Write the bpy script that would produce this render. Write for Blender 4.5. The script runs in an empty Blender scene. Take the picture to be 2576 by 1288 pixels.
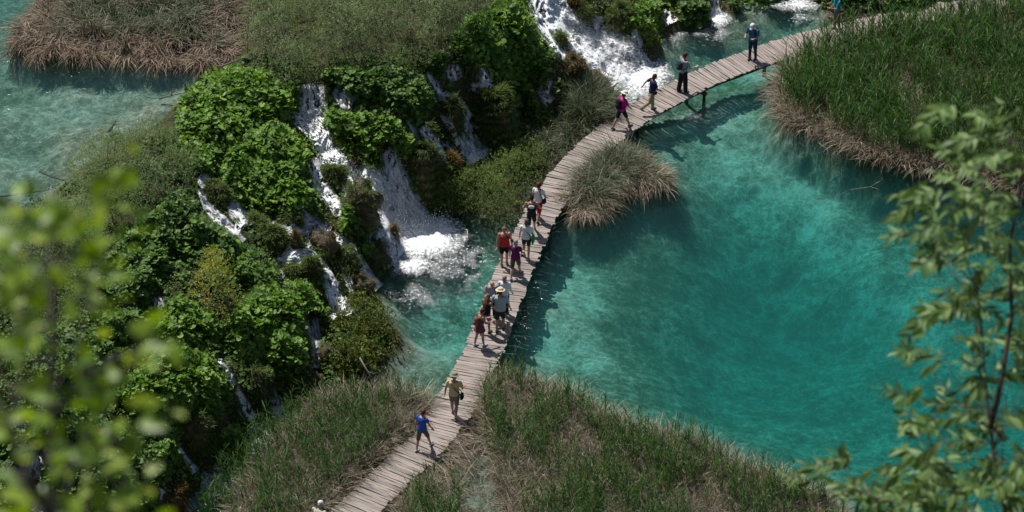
import bpy, math, random
import numpy as np
from mathutils import Vector, Matrix
R = math.radians
rng = np.random.default_rng(7)
random.seed(7)
S = bpy.context.scene
COL = S.collection

# ------------------------------------------------------------------ camera
PITCH = 35.0
CAM = np.array([0.0, -98.5, 69.0])
FOC = 8283.0                     # focal length in the 2576 x 1288 units used below
cam_d = bpy.data.cameras.new('camera'); cam = bpy.data.objects.new('camera', cam_d); COL.objects.link(cam)
cam.location = CAM; cam.rotation_euler = (R(90 - PITCH), 0, 0)
cam_d.sensor_width = 36; cam_d.lens = 36 * FOC / 2576
cam_d.clip_start = .3; cam_d.clip_end = 1500
cam_d.dof.use_dof = True; cam_d.dof.focus_distance = 119.0; cam_d.dof.aperture_fstop = 5.3
S.camera = cam
# ------------------------------------------------------------------ light
SUN_EL, SUN_AZ = R(61), math.atan2(-0.64, 0.77)      # azimuth from +Y towards +X
SD = np.array([math.sin(SUN_AZ) * math.cos(SUN_EL), math.cos(SUN_AZ) * math.cos(SUN_EL), math.sin(SUN_EL)])
W = bpy.data.worlds.new('World'); S.world = W; W.use_nodes = True
nt = W.node_tree; nt.nodes.clear()
sky = nt.nodes.new('ShaderNodeTexSky'); sky.sky_type = 'NISHITA'; sky.sun_disc = False
sky.sun_elevation = SUN_EL; sky.sun_rotation = SUN_AZ
bg = nt.nodes.new('ShaderNodeBackground'); bg.inputs[1].default_value = .06
wo = nt.nodes.new('ShaderNodeOutputWorld')
nt.links.new(sky.outputs[0], bg.inputs[0]); nt.links.new(bg.outputs[0], wo.inputs[0])
sun_d = bpy.data.lights.new('sun', 'SUN'); sun_d.energy = 4.3; sun_d.angle = R(.5); sun_d.color = (1, .955, .89)
sun = bpy.data.objects.new('sun', sun_d); COL.objects.link(sun)
sun.rotation_euler = Vector(SD).to_track_quat('Z', 'Y').to_euler()
S.view_settings.view_transform = 'Standard'; S.view_settings.look = 'None'
S.view_settings.exposure = .2; S.view_settings.gamma = 1
S.cycles.transparent_max_bounces = 24; S.cycles.volume_bounces = 0

# ------------------------------------------------------------------ helpers
cp, sp = math.cos(R(PITCH)), math.sin(R(PITCH))
FWD = np.array([0, cp, -sp]); UP = np.array([0, sp, cp])
def rays(uv):
    uv = np.atleast_2d(np.asarray(uv, float))
    d = FWD[None] + UP[None] * ((644 - uv[:, 1]) / FOC)[:, None]
    d[:, 0] += (uv[:, 0] - 1288) / FOC
    return d
def at(u, v, z=0.0):                                   # point at height z seen at (u, v)
    d = rays([[u, v]])[0]; return CAM + d * ((z - CAM[2]) / d[2])
def ats(uv, z=0.0):
    d = rays(uv); return CAM[None] + d * ((np.asarray(z) - CAM[2]) / d[:, 2])[:, None]
def atd(u, v, Z):                                      # point at depth Z
    return CAM + rays([[u, v]])[0] * Z

def tag(o, label=None, cat=None, group=None, kind=None):
    if label: o['label'] = label
    if cat: o['category'] = cat
    if group: o['group'] = group
    if kind: o['kind'] = kind
    return o
def empty(name, loc, rz=0):
    o = bpy.data.objects.new(name, None); COL.objects.link(o); o.location = loc; o.rotation_euler = (0, 0, rz)
    o.empty_display_size = .2
    return o
def mesh_np(name, V, faces, mats, idx=None, smooth=False, parent=None, uv=None, attrs=None):
    """V (N,3); faces: list of (M,k) arrays; mats: material or list; idx: list of per-face indices"""
    me = bpy.data.meshes.new(name)
    V = np.asarray(V, np.float32); me.vertices.add(len(V)); me.vertices.foreach_set('co', V.ravel())
    faces = [np.asarray(f, np.int32) for f in faces if len(f)]
    loops = np.concatenate([f.ravel() for f in faces]); tot = np.concatenate([np.full(len(f), f.shape[1], np.int32) for f in faces])
    st = np.concatenate([[0], np.cumsum(tot)[:-1]]).astype(np.int32)
    me.loops.add(len(loops)); me.loops.foreach_set('vertex_index', loops)
    me.polygons.add(len(tot)); me.polygons.foreach_set('loop_start', st)
    try: me.polygons.foreach_set('loop_total', tot)
    except Exception: pass
    if idx is not None: me.polygons.foreach_set('material_index', np.concatenate(idx).astype(np.int32))
    me.polygons.foreach_set('use_smooth', np.full(len(tot), bool(smooth)))
    if uv is not None:
        l = me.uv_layers.new(name='UVMap'); l.data.foreach_set('uv', np.asarray(uv, np.float32)[loops].ravel())
    for k, a in (attrs or {}).items():
        at_ = me.attributes.new(k, 'FLOAT', 'POINT'); at_.data.foreach_set('value', np.asarray(a, np.float32))
    me.update(calc_edges=True)
    for m in (mats if isinstance(mats, (list, tuple)) else [mats]): me.materials.append(m)
    o = bpy.data.objects.new(name, me); COL.objects.link(o)
    if parent: o.parent = parent
    return o
# value noise
def _h(ix, iy, s):
    n = (ix * 374761393 + iy * 668265263 + s * 974634777) & 0xffffffff
    n = ((n ^ (n >> 13)) * 1274126177) & 0xffffffff
    return ((n ^ (n >> 16)) & 0xffff) / 65535.0
def vnoise(x, y, s=0):
    x = np.asarray(x, float); y = np.asarray(y, float)
    ix = np.floor(x).astype(np.int64); iy = np.floor(y).astype(np.int64); fx = x - ix; fy = y - iy
    fx = fx * fx * (3 - 2 * fx); fy = fy * fy * (3 - 2 * fy)
    a = _h(ix, iy, s); b = _h(ix + 1, iy, s); c = _h(ix, iy + 1, s); d = _h(ix + 1, iy + 1, s)
    return (a + (b - a) * fx) * (1 - fy) + (c + (d - c) * fx) * fy
def fbm(x, y, s=0, o=4):
    r = 0; a = .5; t = 0
    for i in range(o): r = r + a * vnoise(x * 2 ** i, y * 2 ** i, s + i * 17); t += a; a *= .5
    return r / t
def sstep(a, b, x):
    t = np.clip((x - a) / (b - a), 0, 1); return t * t * (3 - 2 * t)
def inpoly(P, poly):
    x, y = P[:, 0], P[:, 1]; r = np.zeros(len(P), bool); q = np.asarray(poly, float)[:, :2]
    for i in range(len(q)):
        x1, y1 = q[i]; x2, y2 = q[i - 1]
        c = ((y1 > y) != (y2 > y)) & (x < (x2 - x1) * (y - y1) / (y2 - y1 + 1e-12) + x1); r ^= c
    return r
def sdist(P, poly):                                    # signed distance, positive inside
    q = np.asarray(poly, float)[:, :2]; d = np.full(len(P), 1e9)
    for i in range(len(q)):
        a = q[i - 1]; b = q[i]; ab = b - a; t = np.clip(((P - a) @ ab) / (ab @ ab + 1e-12), 0, 1)
        d = np.minimum(d, np.hypot(*(P - a - t[:, None] * ab).T))
    return np.where(inpoly(P, q), d, -d)
def sample_poly(poly, n):
    q = np.asarray(poly, float); lo, hi = q.min(0), q.max(0); out = []; c = 0
    while c < n:
        p = rng.uniform(lo, hi, (n * 2, 2)); p = p[inpoly(p, q)]; out.append(p); c += len(p)
    return np.concatenate(out)[:n]

# ------------------------------------------------------------------ materials
def mat(name):
    m = bpy.data.materials.new(name); m.use_nodes = True; n = m.node_tree; n.nodes.clear()
    o = n.nodes.new('ShaderNodeOutputMaterial'); return m, n, o
def nd(n, t, **k):
    x = n.nodes.new(t)
    for a, b in k.items():
        if a.startswith('i_'): x.inputs[int(a[2:])].default_value = b
        else: setattr(x, a, b)
    return x
def ramp(n, stops, src):
    r = n.nodes.new('ShaderNodeValToRGB'); e = r.color_ramp.elements
    while len(e) < len(stops): e.new(.5)
    for i, (p, c) in enumerate(stops): e[i].position = p; e[i].color = (*c, 1)
    n.links.new(src, r.inputs[0]); return r
def math_(n, op, a, b=None, c=None, clamp=False):
    x = n.nodes.new('ShaderNodeMath'); x.operation = op; x.use_clamp = clamp
    for i, v in enumerate((a, b, c)):
        if v is None: continue
        if isinstance(v, (int, float)): x.inputs[i].default_value = v
        else: n.links.new(v, x.inputs[i])
    return x.outputs[0]
def noise_(n, vec, scale, detail=4, rough=.5, dist=0):
    x = nd(n, 'ShaderNodeTexNoise'); x.inputs['Scale'].default_value = scale; x.inputs['Detail'].default_value = detail
    x.inputs['Roughness'].default_value = rough; x.inputs['Distortion'].default_value = dist
    if vec is not None: n.links.new(vec, x.inputs['Vector'])
    return x.outputs['Fac']
def objco(n, scale=(1, 1, 1)):
    t = nd(n, 'ShaderNodeTexCoord'); m = nd(n, 'ShaderNodeMapping'); m.inputs['Scale'].default_value = scale
    n.links.new(t.outputs['Object'], m.inputs[0]); return m.outputs[0]
def mixc(n, f, a, b):
    x = nd(n, 'ShaderNodeMix', data_type='RGBA')
    for s, v in ((x.inputs[0], f), (x.inputs[6], a), (x.inputs[7], b)):
        if isinstance(v, tuple): s.default_value = (*v, 1)
        elif isinstance(v, (int, float)): s.default_value = v
        else: n.links.new(v, s)
    return x.outputs[2]
def leaf_mat(name, stops, trans=.35, rough=.45, spec=.4, patch=None):
    m, n, o = mat(name)
    g = nd(n, 'ShaderNodeNewGeometry'); r = ramp(n, stops, g.outputs['Random Per Island']); c = r.outputs[0]
    if patch:
        f = noise_(n, objco(n), patch[0], 2); f = math_(n, 'MULTIPLY_ADD', f, 4, -1.5, True); c = mixc(n, f, c, patch[1]) if False else mixc(n, math_(n, 'MULTIPLY', f, patch[2]), c, patch[1])
    b = nd(n, 'ShaderNodeBsdfPrincipled'); n.links.new(c, b.inputs['Base Color']); b.inputs['Roughness'].default_value = rough
    b.inputs['Specular IOR Level'].default_value = spec
    t = nd(n, 'ShaderNodeBsdfTranslucent'); hs = nd(n, 'ShaderNodeHueSaturation'); hs.inputs['Hue'].default_value = .485; hs.inputs['Saturation'].default_value = 1.15; hs.inputs['Value'].default_value = 1.3
    n.links.new(c, hs.inputs['Color']); n.links.new(hs.outputs[0], t.inputs[0])
    x = nd(n, 'ShaderNodeMixShader'); x.inputs[0].default_value = trans
    n.links.new(b.outputs[0], x.inputs[1]); n.links.new(t.outputs[0], x.inputs[2]); n.links.new(x.outputs[0], o.inputs[0])
    return m
def plain(name, col, rough=.8, var=.15, scale=25, spec=.3, metal=0):
    m, n, o = mat(name); f = noise_(n, objco(n), scale, 3)
    c = mixc(n, f, tuple(x * (1 - var) for x in col), tuple(min(1, x * (1 + var)) for x in col))
    b = nd(n, 'ShaderNodeBsdfPrincipled'); n.links.new(c, b.inputs['Base Color']); b.inputs['Roughness'].default_value = rough
    b.inputs['Specular IOR Level'].default_value = spec; b.inputs['Metallic'].default_value = metal
    n.links.new(b.outputs[0], o.inputs[0]); return m

M = {}
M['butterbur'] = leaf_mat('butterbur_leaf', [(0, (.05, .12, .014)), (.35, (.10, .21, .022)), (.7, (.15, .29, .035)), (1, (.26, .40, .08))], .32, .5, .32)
M['butterbur_dark'] = leaf_mat('butterbur_leaf_shaded', [(0, (.035, .09, .016)), (.5, (.075, .16, .025)), (1, (.15, .26, .05))], .3, .5, .32)  # darker copy of the butterbur leaf, shade put into its colour
M['willow'] = leaf_mat('willow_leaf', [(0, (.16, .22, .11)), (.5, (.27, .36, .18)), (.85, (.38, .47, .26)), (1, (.50, .56, .24))], .38, .6, .3, patch=(.45, (.15, .23, .07), .75))
M['willow_fresh'] = leaf_mat('willow_leaf_fresh', [(0, (.10, .17, .045)), (.5, (.18, .27, .075)), (1, (.30, .38, .13))], .35, .55, .3)
M['yellow_leaf'] = leaf_mat('yellow_leaf', [(0, (.25, .30, .05)), (.5, (.42, .45, .09)), (1, (.58, .54, .14))], .35, .55, .3)
M['herb'] = leaf_mat('herb_leaf', [(0, (.06, .10, .02)), (.5, (.11, .17, .03)), (.85, (.17, .20, .05)), (1, (.28, .17, .07))], .3, .6, .3)
M['reed'] = leaf_mat('reed_leaf', [(0, (.03, .08, .02)), (.5, (.055, .135, .027)), (.9, (.085, .19, .04)), (1, (.17, .23, .055))], .32, .5, .35)
M['sedge'] = leaf_mat('sedge_leaf', [(0, (.035, .058, .03)), (.5, (.07, .105, .05)), (.85, (.13, .16, .08)), (1, (.26, .26, .17))], .2, .5, .35)
M['straw'] = leaf_mat('dead_straw', [(0, (.09, .07, .045)), (.45, (.23, .185, .13)), (.85, (.40, .335, .25)), (1, (.62, .55, .45))], .12, .7, .2)
M['straw_dark'] = leaf_mat('dead_straw_brown', [(0, (.06, .042, .028)), (.5, (.18, .13, .09)), (1, (.44, .35, .265))], .12, .7, .2)
M['moss'] = leaf_mat('moss_blade', [(0, (.035, .065, .014)), (.5, (.075, .125, .025)), (1, (.15, .20, .045))], .2, .7, .2)
M['moss_rust'] = leaf_mat('rusty_moss_blade', [(0, (.08, .05, .012)), (.5, (.14, .09, .02)), (1, (.17, .14, .03))], .2, .7, .2)
M['bark'] = plain('bark', (.07, .065, .055), .9, .3, 30)
M['bark_grey'] = plain('grey_bark', (.20, .175, .15), .9, .3, 30)

def ground_mat():
    m, n, o = mat('ground'); co = objco(n)
    A = lambda k: nd(n, 'ShaderNodeAttribute', attribute_name=k).outputs['Fac']
    bed, pale = A('bed'), A('pale')
    # land: tufa crust, soil and moss
    f1 = noise_(n, co, .9, 5, .6); f2 = noise_(n, co, 6, 5, .65)
    land = ramp(n, [(.3, (.018, .022, .010)), (.46, (.034, .042, .015)), (.58, (.07, .062, .028)), (.76, (.20, .135, .07))], math_(n, 'MULTIPLY_ADD', f2, .55, math_(n, 'MULTIPLY', f1, .45)))
    # lake bed: pale lime silt with algae; net of caustic light lines painted in
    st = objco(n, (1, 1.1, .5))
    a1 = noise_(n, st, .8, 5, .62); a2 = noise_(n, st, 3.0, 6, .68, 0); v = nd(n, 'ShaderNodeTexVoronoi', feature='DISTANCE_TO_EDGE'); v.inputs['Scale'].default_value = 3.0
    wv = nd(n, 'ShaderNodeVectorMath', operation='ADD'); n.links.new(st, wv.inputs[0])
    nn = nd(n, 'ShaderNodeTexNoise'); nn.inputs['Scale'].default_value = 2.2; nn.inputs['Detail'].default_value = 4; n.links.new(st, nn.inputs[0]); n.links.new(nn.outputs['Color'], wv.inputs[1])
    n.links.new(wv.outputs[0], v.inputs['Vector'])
    caustic_net = math_(n, 'SUBTRACT', 1, math_(n, 'MULTIPLY', v.outputs['Distance'], 9, None, True), None, True)
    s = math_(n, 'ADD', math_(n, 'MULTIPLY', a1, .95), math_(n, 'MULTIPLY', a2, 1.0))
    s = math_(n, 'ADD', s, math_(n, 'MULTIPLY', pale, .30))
    s = math_(n, 'ADD', s, math_(n, 'MULTIPLY', caustic_net, .26))
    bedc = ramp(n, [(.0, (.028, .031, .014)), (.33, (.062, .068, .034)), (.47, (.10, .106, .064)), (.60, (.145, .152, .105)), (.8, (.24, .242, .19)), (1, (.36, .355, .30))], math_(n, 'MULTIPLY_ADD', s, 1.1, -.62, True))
    c = mixc(n, bed, land.outputs[0], bedc.outputs[0])
    b = nd(n, 'ShaderNodeBsdfPrincipled'); n.links.new(c, b.inputs['Base Color']); b.inputs['Roughness'].default_value = .8; b.inputs['Specular IOR Level'].default_value = .25
    bp = nd(n, 'ShaderNodeBump'); bp.inputs['Distance'].default_value = .12; n.links.new(math_(n, 'MULTIPLY_ADD', bed, -.65, .8), bp.inputs['Strength'])
    n.links.new(noise_(n, co, 7, 6, .65), bp.inputs['Height']); n.links.new(bp.outputs[0], b.inputs['Normal'])
    n.links.new(b.outputs[0], o.inputs[0]); return m
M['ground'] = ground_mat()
def water_mat(name, absorb, dens, base, scat):
    m, n, o = mat(name); co = objco(n, (1, 1.25, 1))
    tb = nd(n, 'ShaderNodeAttribute', attribute_name='turb').outputs['Fac']
    tr = nd(n, 'ShaderNodeBsdfTransparent'); gl = nd(n, 'ShaderNodeBsdfGlossy'); gl.inputs['Roughness'].default_value = .12
    fr = nd(n, 'ShaderNodeFresnel'); fr.inputs[0].default_value = 1.33
    h = math_(n, 'ADD', math_(n, 'MULTIPLY', noise_(n, co, 4.5, 4, .55, .4), .6), math_(n, 'MULTIPLY', noise_(n, co, 1.1, 3, .5), .5))
    bp = nd(n, 'ShaderNodeBump'); bp.inputs['Strength'].default_value = 1
    n.links.new(math_(n, 'MULTIPLY_ADD', tb, .16, base), bp.inputs['Distance']); n.links.new(h, bp.inputs['Height'])
    n.links.new(bp.outputs[0], gl.inputs['Normal']); n.links.new(bp.outputs[0], fr.inputs['Normal'])
    x = nd(n, 'ShaderNodeMixShader'); n.links.new(fr.outputs[0], x.inputs[0]); n.links.new(tr.outputs[0], x.inputs[1]); n.links.new(gl.outputs[0], x.inputs[2])
    n.links.new(x.outputs[0], o.inputs[0])
    va = nd(n, 'ShaderNodeVolumeAbsorption'); va.inputs[0].default_value = (*absorb, 1); va.inputs[1].default_value = dens
    vs = nd(n, 'ShaderNodeVolumeScatter'); vs.inputs['Color'].default_value = (.15, .84, .78, 1); vs.inputs['Density'].default_value = scat
    ad = nd(n, 'ShaderNodeAddShader'); n.links.new(va.outputs[0], ad.inputs[0]); n.links.new(vs.outputs[0], ad.inputs[1]); n.links.new(ad.outputs[0], o.inputs[1]); return m
M['water'] = water_mat('lake_water', (.08, .865, .855), .42, .05, .055)
M['water_up'] = water_mat('upper_lake_water', (.30, .80, .81), .45, .05, .05)
def foam_mat():
    m, n, o = mat('white_water')
    u = nd(n, 'ShaderNodeUVMap'); d = nd(n, 'ShaderNodeAttribute', attribute_name='dens').outputs['Fac']
    mp = nd(n, 'ShaderNodeMapping'); mp.inputs['Scale'].default_value = (1, .16, 1); n.links.new(u.outputs[0], mp.inputs[0])
    a = math_(n, 'MULTIPLY_ADD', noise_(n, mp.outputs[0], 10, 4, .58, .2), 1.6, -.3); a2 = noise_(n, mp.outputs[0], 1.7, 3, .5)
    f = math_(n, 'ADD', math_(n, 'MULTIPLY', a, .85), math_(n, 'MULTIPLY', a2, .15))
    al = math_(n, 'MULTIPLY_ADD', math_(n, 'ADD', f, d), 2.3, -2.0, True)
    veil = math_(n, 'MULTIPLY_ADD', math_(n, 'MULTIPLY_ADD', a2, .8, d), 1.1, -.72, True); al = math_(n, 'MAXIMUM', al, math_(n, 'MULTIPLY', veil, .7))
    b = nd(n, 'ShaderNodeBsdfPrincipled'); n.links.new(mixc(n, math_(n, 'MULTIPLY_ADD', a, 1.8, -.2, True), (.74, .80, .84), (.93, .95, .96)), b.inputs['Base Color']); b.inputs['Roughness'].default_value = .35
    bp = nd(n, 'ShaderNodeBump'); bp.inputs['Distance'].default_value = .05; gn = nd(n, 'ShaderNodeNewGeometry'); v1 = nd(n, 'ShaderNodeVectorMath', operation='MULTIPLY_ADD'); n.links.new(gn.outputs['Normal'], v1.inputs[0]); v1.inputs[1].default_value = (.45, .45, .45); v1.inputs[2].default_value = (-.08, .08, .6); v2 = nd(n, 'ShaderNodeVectorMath', operation='NORMALIZE'); n.links.new(v1.outputs[0], v2.inputs[0]); n.links.new(v2.outputs[0], bp.inputs['Normal']); n.links.new(a, bp.inputs['Height']); n.links.new(bp.outputs[0], b.inputs['Normal'])
    t = nd(n, 'ShaderNodeBsdfTransparent'); x = nd(n, 'ShaderNodeMixShader'); n.links.new(al, x.inputs[0]); n.links.new(t.outputs[0], x.inputs[1]); n.links.new(b.outputs[0], x.inputs[2])
    n.links.new(x.outputs[0], o.inputs[0]); return m
M['foam_and_glints'] = foam_mat()
def wood_mat(name, lo, hi):
    m, n, o = mat(name); g = nd(n, 'ShaderNodeNewGeometry')
    u = nd(n, 'ShaderNodeUVMap'); mp = nd(n, 'ShaderNodeMapping'); mp.inputs['Scale'].default_value = (1.6, 26, 1); n.links.new(u.outputs[0], mp.inputs[0])
    f = noise_(n, mp.outputs[0], 1.5, 5, .6); f2 = noise_(n, objco(n), 1.2, 4, .6)
    c = mixc(n, math_(n, 'MULTIPLY_ADD', f, 1.6, -.3, True), lo, hi)
    r = ramp(n, [(0, (.70, .70, .70)), (.5, (.93, .92, .90)), (1, (1.12, 1.1, 1.08))], g.outputs['Random Per Island'])
    mm = nd(n, 'ShaderNodeMix', data_type='RGBA', blend_type='MULTIPLY'); mm.inputs[0].default_value = 1; n.links.new(c, mm.inputs[6]); n.links.new(r.outputs[0], mm.inputs[7])
    c2 = mixc(n, math_(n, 'MULTIPLY_ADD', f2, 3, -1.5, True), mm.outputs[2], tuple(x * .82 for x in lo))
    b = nd(n, 'ShaderNodeBsdfPrincipled'); n.links.new(c2, b.inputs['Base Color']); b.inputs['Roughness'].default_value = .75; b.inputs['Specular IOR Level'].default_value = .3
    bp = nd(n, 'ShaderNodeBump'); bp.inputs['Distance'].default_value = .01; n.links.new(f, bp.inputs['Height']); n.links.new(bp.outputs[0], b.inputs['Normal'])
    n.links.new(b.outputs[0], o.inputs[0]); return m
M['plank'] = wood_mat('weathered_plank', (.25, .212, .192), (.43, .38, .35))
M['beam'] = wood_mat('dark_timber', (.05, .04, .03), (.11, .085, .06))

# ------------------------------------------------------------------ terrain
ZU = 4.5
CP = [ # (u, v, z)
 # upper lake bed and its rim
 (-200,-150,3.2),(0,20,3.0),(20,250,3.5),(100,250,3.6),(250,230,3.7),(400,220,3.7),(100,400,3.7),(250,300,3.7),(0,450,3.7),(90,500,3.7),(-200,300,3.4),(-300,600,3.5),(-500,200,3.2),(350,270,3.8),(480,205,3.9),
 (-300,720,4.8),(0,590,4.9),(90,575,4.9),(200,450,4.8),(330,370,4.9),(440,330,4.9),(480,270,4.9),(560,195,4.9),(640,130,4.9),(660,60,4.8),(650,-60,4.8),(640,-250,4.8),
 (780,80,5.0),(900,60,5.0),(1050,60,5.0),(1000,-100,5.0),(800,-150,5.0),(1150,-80,4.6),
 # main cascade
 (790,215,4.5),(785,300,3.3),(760,310,3.3),(830,385,2.8),(850,430,2.5),(890,455,2.35),(930,480,2.0),(950,520,1.3),(1000,580,.35),(1050,610,-.2),(1100,610,-.6),(1040,650,-.5),
 (870,245,4.3),(975,370,2.9),(985,440,2.05),(1040,545,.5),(1010,500,1.2),
 (800,470,2.7),(850,545,2.2),(840,600,1.9),(880,630,1.4),(925,680,.6),(960,725,-.1),
 # mounds
 (600,250,4.9),(700,250,4.7),(670,400,4.1),(760,420,3.8),(780,490,3.0),(620,530,3.0),(560,450,3.9),(500,400,4.4),
 (930,310,3.8),(1000,340,3.4),(860,330,3.5),(930,390,2.9),(930,220,4.5),(1050,220,4.4),(1090,320,3.4),(1070,380,2.7),(1070,470,1.4),(1080,540,.2),
 (1080,186,4.2),(1110,240,3.5),(1150,265,3.1),(1180,330,1.8),(1200,400,.2),(1225,410,-.2),(1130,290,2.9),(1160,350,1.7),(1120,400,1.4),(1150,420,.8),(1120,440,.4),
 (1150,170,3.9),(1220,180,3.8),(1225,225,3.1),(1260,250,2.7),(1285,330,.9),(1280,375,.0),(1310,320,-.1),(1330,330,-.1),
 (1250,100,4.2),(1300,60,4.0),(1330,150,3.0),(1370,190,2.0),(1350,260,.9),(1330,290,.3),(1400,160,1.9),(1390,120,2.0),
 (1350,0,3.0),(1350,-60,3.6),(1400,60,2.1),(1480,110,1.2),(1480,60,1.7),(1560,170,.25),(1500,180,.7),(1600,200,-.1),(1640,225,-.3),(1440,200,1.1),(1500,220,.6),
 (1450,0,2.5),(1540,30,1.9),(1600,40,1.8),(1620,100,.4),(1650,110,-.1),(1640,60,1.2),(1560,110,.8),(1700,10,1.0),(1690,60,-.2),(1780,40,.1),(1760,0,1.2),(1790,65,-.4),(1830,20,.0),(1850,-30,.9),(1950,-30,.6),(1900,0,.1),(1850,30,-.5),(1900,35,-.6),(1950,30,-.5),(2010,30,-.5),(2060,40,-.4),(2080,10,.2),(2150,20,.3),(2300,-20,.4),(2200,-100,1.5),(1700,-100,2.4),(1400,-180,4.4),(2000,-120,1.6),
 (1430,240,.35),(1500,260,.2),(1550,240,.1),(1480,320,.2),(1400,300,.2),(1400,360,.2),(1340,360,.2),(1330,430,.2),(1250,460,.2),(1180,480,.15),(1150,530,.1),(1250,540,.1),(1300,520,.1),(1240,590,-.5),(1170,590,-.5),
 (600,580,3.0),(650,590,2.8),(700,620,2.5),(720,655,2.2),(790,660,2.1),(760,600,2.4),(720,560,2.9),(800,610,2.2),(830,650,1.7),(870,690,1.0),(890,740,.7),
 (717,729,1.5),(790,720,1.5),(830,740,1.1),(865,795,.3),(850,790,.4),(750,780,1.8),
 (900,520,2.7),(870,560,2.5),(950,560,2.0),(920,620,1.2),(980,620,.8),(990,670,-.1),(960,690,.0),(910,700,.6),(1000,600,.5),
 (900,790,1.0),(960,790,.9),(1010,850,.0),(990,920,-.2),(850,880,1.1),(900,900,.9),(940,960,-.1),(840,950,.3),(810,930,.8),(830,975,-.2),
 (790,860,.4),(790,960,-.1),(770,830,1.2),
 # lower left slope
 (400,600,4.2),(500,560,4.0),(420,480,4.6),(540,620,3.3),(600,660,3.0),(660,680,2.5),(400,700,3.9),(500,720,3.4),(280,640,4.5),(200,720,4.5),(100,800,4.5),
 (650,780,2.5),(600,830,2.7),(720,800,2.2),(700,900,1.8),(760,890,1.4),(740,960,.7),(700,1000,.2),(660,960,1.3),
 (400,740,3.8),(380,800,3.3),(450,850,3.2),(540,880,2.6),(553,905,2.3),(600,1000,1.2),(640,1065,.0),(590,940,2.0),
 (300,900,3.7),(350,1000,3.1),(450,1000,2.7),(540,1020,1.9),(560,1100,.6),(600,1110,.0),(400,1120,2.0),(450,1150,1.3),(500,1190,.1),(430,1220,.8),(380,1230,1.1),(470,1260,-.1),
 (200,900,4.1),(200,1000,3.7),(150,1100,3.0),(90,1140,2.7),(70,1220,1.8),(200,1150,2.4),(280,1220,1.5),(300,1300,.8),(100,1300,1.2),(430,1320,-.2),(0,1000,4.1),(-150,900,4.6),(-200,1200,3.5),(0,1200,2.6),(250,1420,.3),(0,1420,1.2),(480,1420,-.2),
 (680,1040,-.2),(640,1100,-.3),(560,1180,-.3),
 # lower lake bed
 (1400,780,-1.0),(1340,900,-1.1),(1420,900,-1.5),(1420,620,-1.4),(1500,600,-1.2),(1650,380,-.9),(1560,520,-.8),(1520,570,-.9),(1650,530,-.9),(1700,480,-.9),(1440,560,-.8),(1720,560,-1.5),(1620,600,-1.4),(1800,400,-1.3),(1900,350,-1.1),(2000,450,-1.5),(2100,560,-1.8),(2250,680,-2.1),(2350,780,-2.4),
 (1900,800,-4.4),(2100,900,-4.6),(1700,780,-2.2),(1600,950,-1.7),(1500,750,-1.4),(1600,700,-1.5),(1500,920,-1.3),(1700,650,-1.9),(1800,1000,-3.6),(1950,650,-3.0),(1850,530,-2.2),(2200,1150,-3.2),(2400,950,-3.2),(2500,750,-2.4),(2400,560,-2.4),(2150,430,-2.0),(2576,600,-2.4),(2576,1000,-3.4),(2500,1200,-3.2),(2800,900,-3.5),(2900,600,-2.5),
 (1750,150,-1.1),(1680,180,-.8),(1850,80,-1.3),(2000,60,-.9),(1950,250,-1.0),(1850,280,-1.0),(1700,290,-.9),
 (1100,800,-1.3),(1080,720,-1.1),(1060,880,-1.3),(1150,650,-1.3),(1080,960,-.7),(1200,700,-1.3),(1130,900,-1.2),(1180,780,-1.4),(1050,780,-1.0),
 (1150,1180,-.6),(1200,1100,-.6),(1100,1250,-.5),(1300,1100,-.5),(800,1100,-.3),(950,1050,-.4),(700,1250,-.4),(1000,1200,-.4),(1600,1250,-.6),(2000,1300,-1),
 (2300,200,-.2),(2500,300,-.3),(2600,100,.1),(2800,300,-.2),(1000,1500,-.5),(1800,1500,-.8),(2500,1500,-2.),(600,1500,-.4),(3000,1200,-3),(3200,200,0.2),
]
CP = np.array(CP, float)
XYc = np.array([at(*c)[:2] for c in CP])
Dm = np.hypot(XYc[:, None, 0] - XYc[None, :, 0], XYc[:, None, 1] - XYc[None, :, 1])
n_ = len(CP); A_ = np.zeros((n_ + 1, n_ + 1))
A_[:n_, n_] = 1; A_[n_, :n_] = 1; A_[:n_, :n_] = Dm - np.eye(n_) * .08
Wc = np.linalg.solve(A_, np.concatenate([CP[:, 2], [0]]))
def w2(poly, z=0.0): return ats(poly, z)[:, :2]
REED_R = [(1945,275),(1950,230),(1965,180),(2000,150),(2100,115),(2250,82),(2400,40),(2520,5),(2750,-40),(3200,0),(3200,560),(2576,500),(2450,455),(2350,440),(2200,412),(2130,385),(2070,345),(2030,340),(1980,320)]
REED_B = [(1205,1000),(1262,960),(1330,985),(1420,1010),(1500,1055),(1600,1100),(1720,1125),(1800,1150),(1850,1190),(1930,1205),(2020,1250),(2100,1275),(2150,1400),(1000,1420),(1010,1285),(1110,1200),(1160,1140),(1195,1080)]
REED_L = [(600,1290),(650,1210),(700,1140),(780,1060),(820,1015),(900,1010),(1000,1010),(1060,1015),(1085,1030),(1070,1060),(1040,1095),(975,1150),(905,1215),(820,1300),(700,1450),(540,1450)]
ISLE = [(30,120),(60,150),(130,155),(250,158),(380,165),(480,178),(560,170),(610,150),(640,60),(620,-60),(300,-90),(120,-30),(60,60)]
SEDGE = [(1425,535),(1440,450),(1490,415),(1560,390),(1600,395),(1640,430),(1690,470),(1640,480),(1590,478),(1545,500),(1510,540),(1460,555)]
UPPER = [(-900,-500),(-900,760),(-300,720),(0,590),(90,575),(200,450),(330,370),(440,325),(480,270),(560,195),(640,130),(660,60),(650,-60),(640,-500)]
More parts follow.
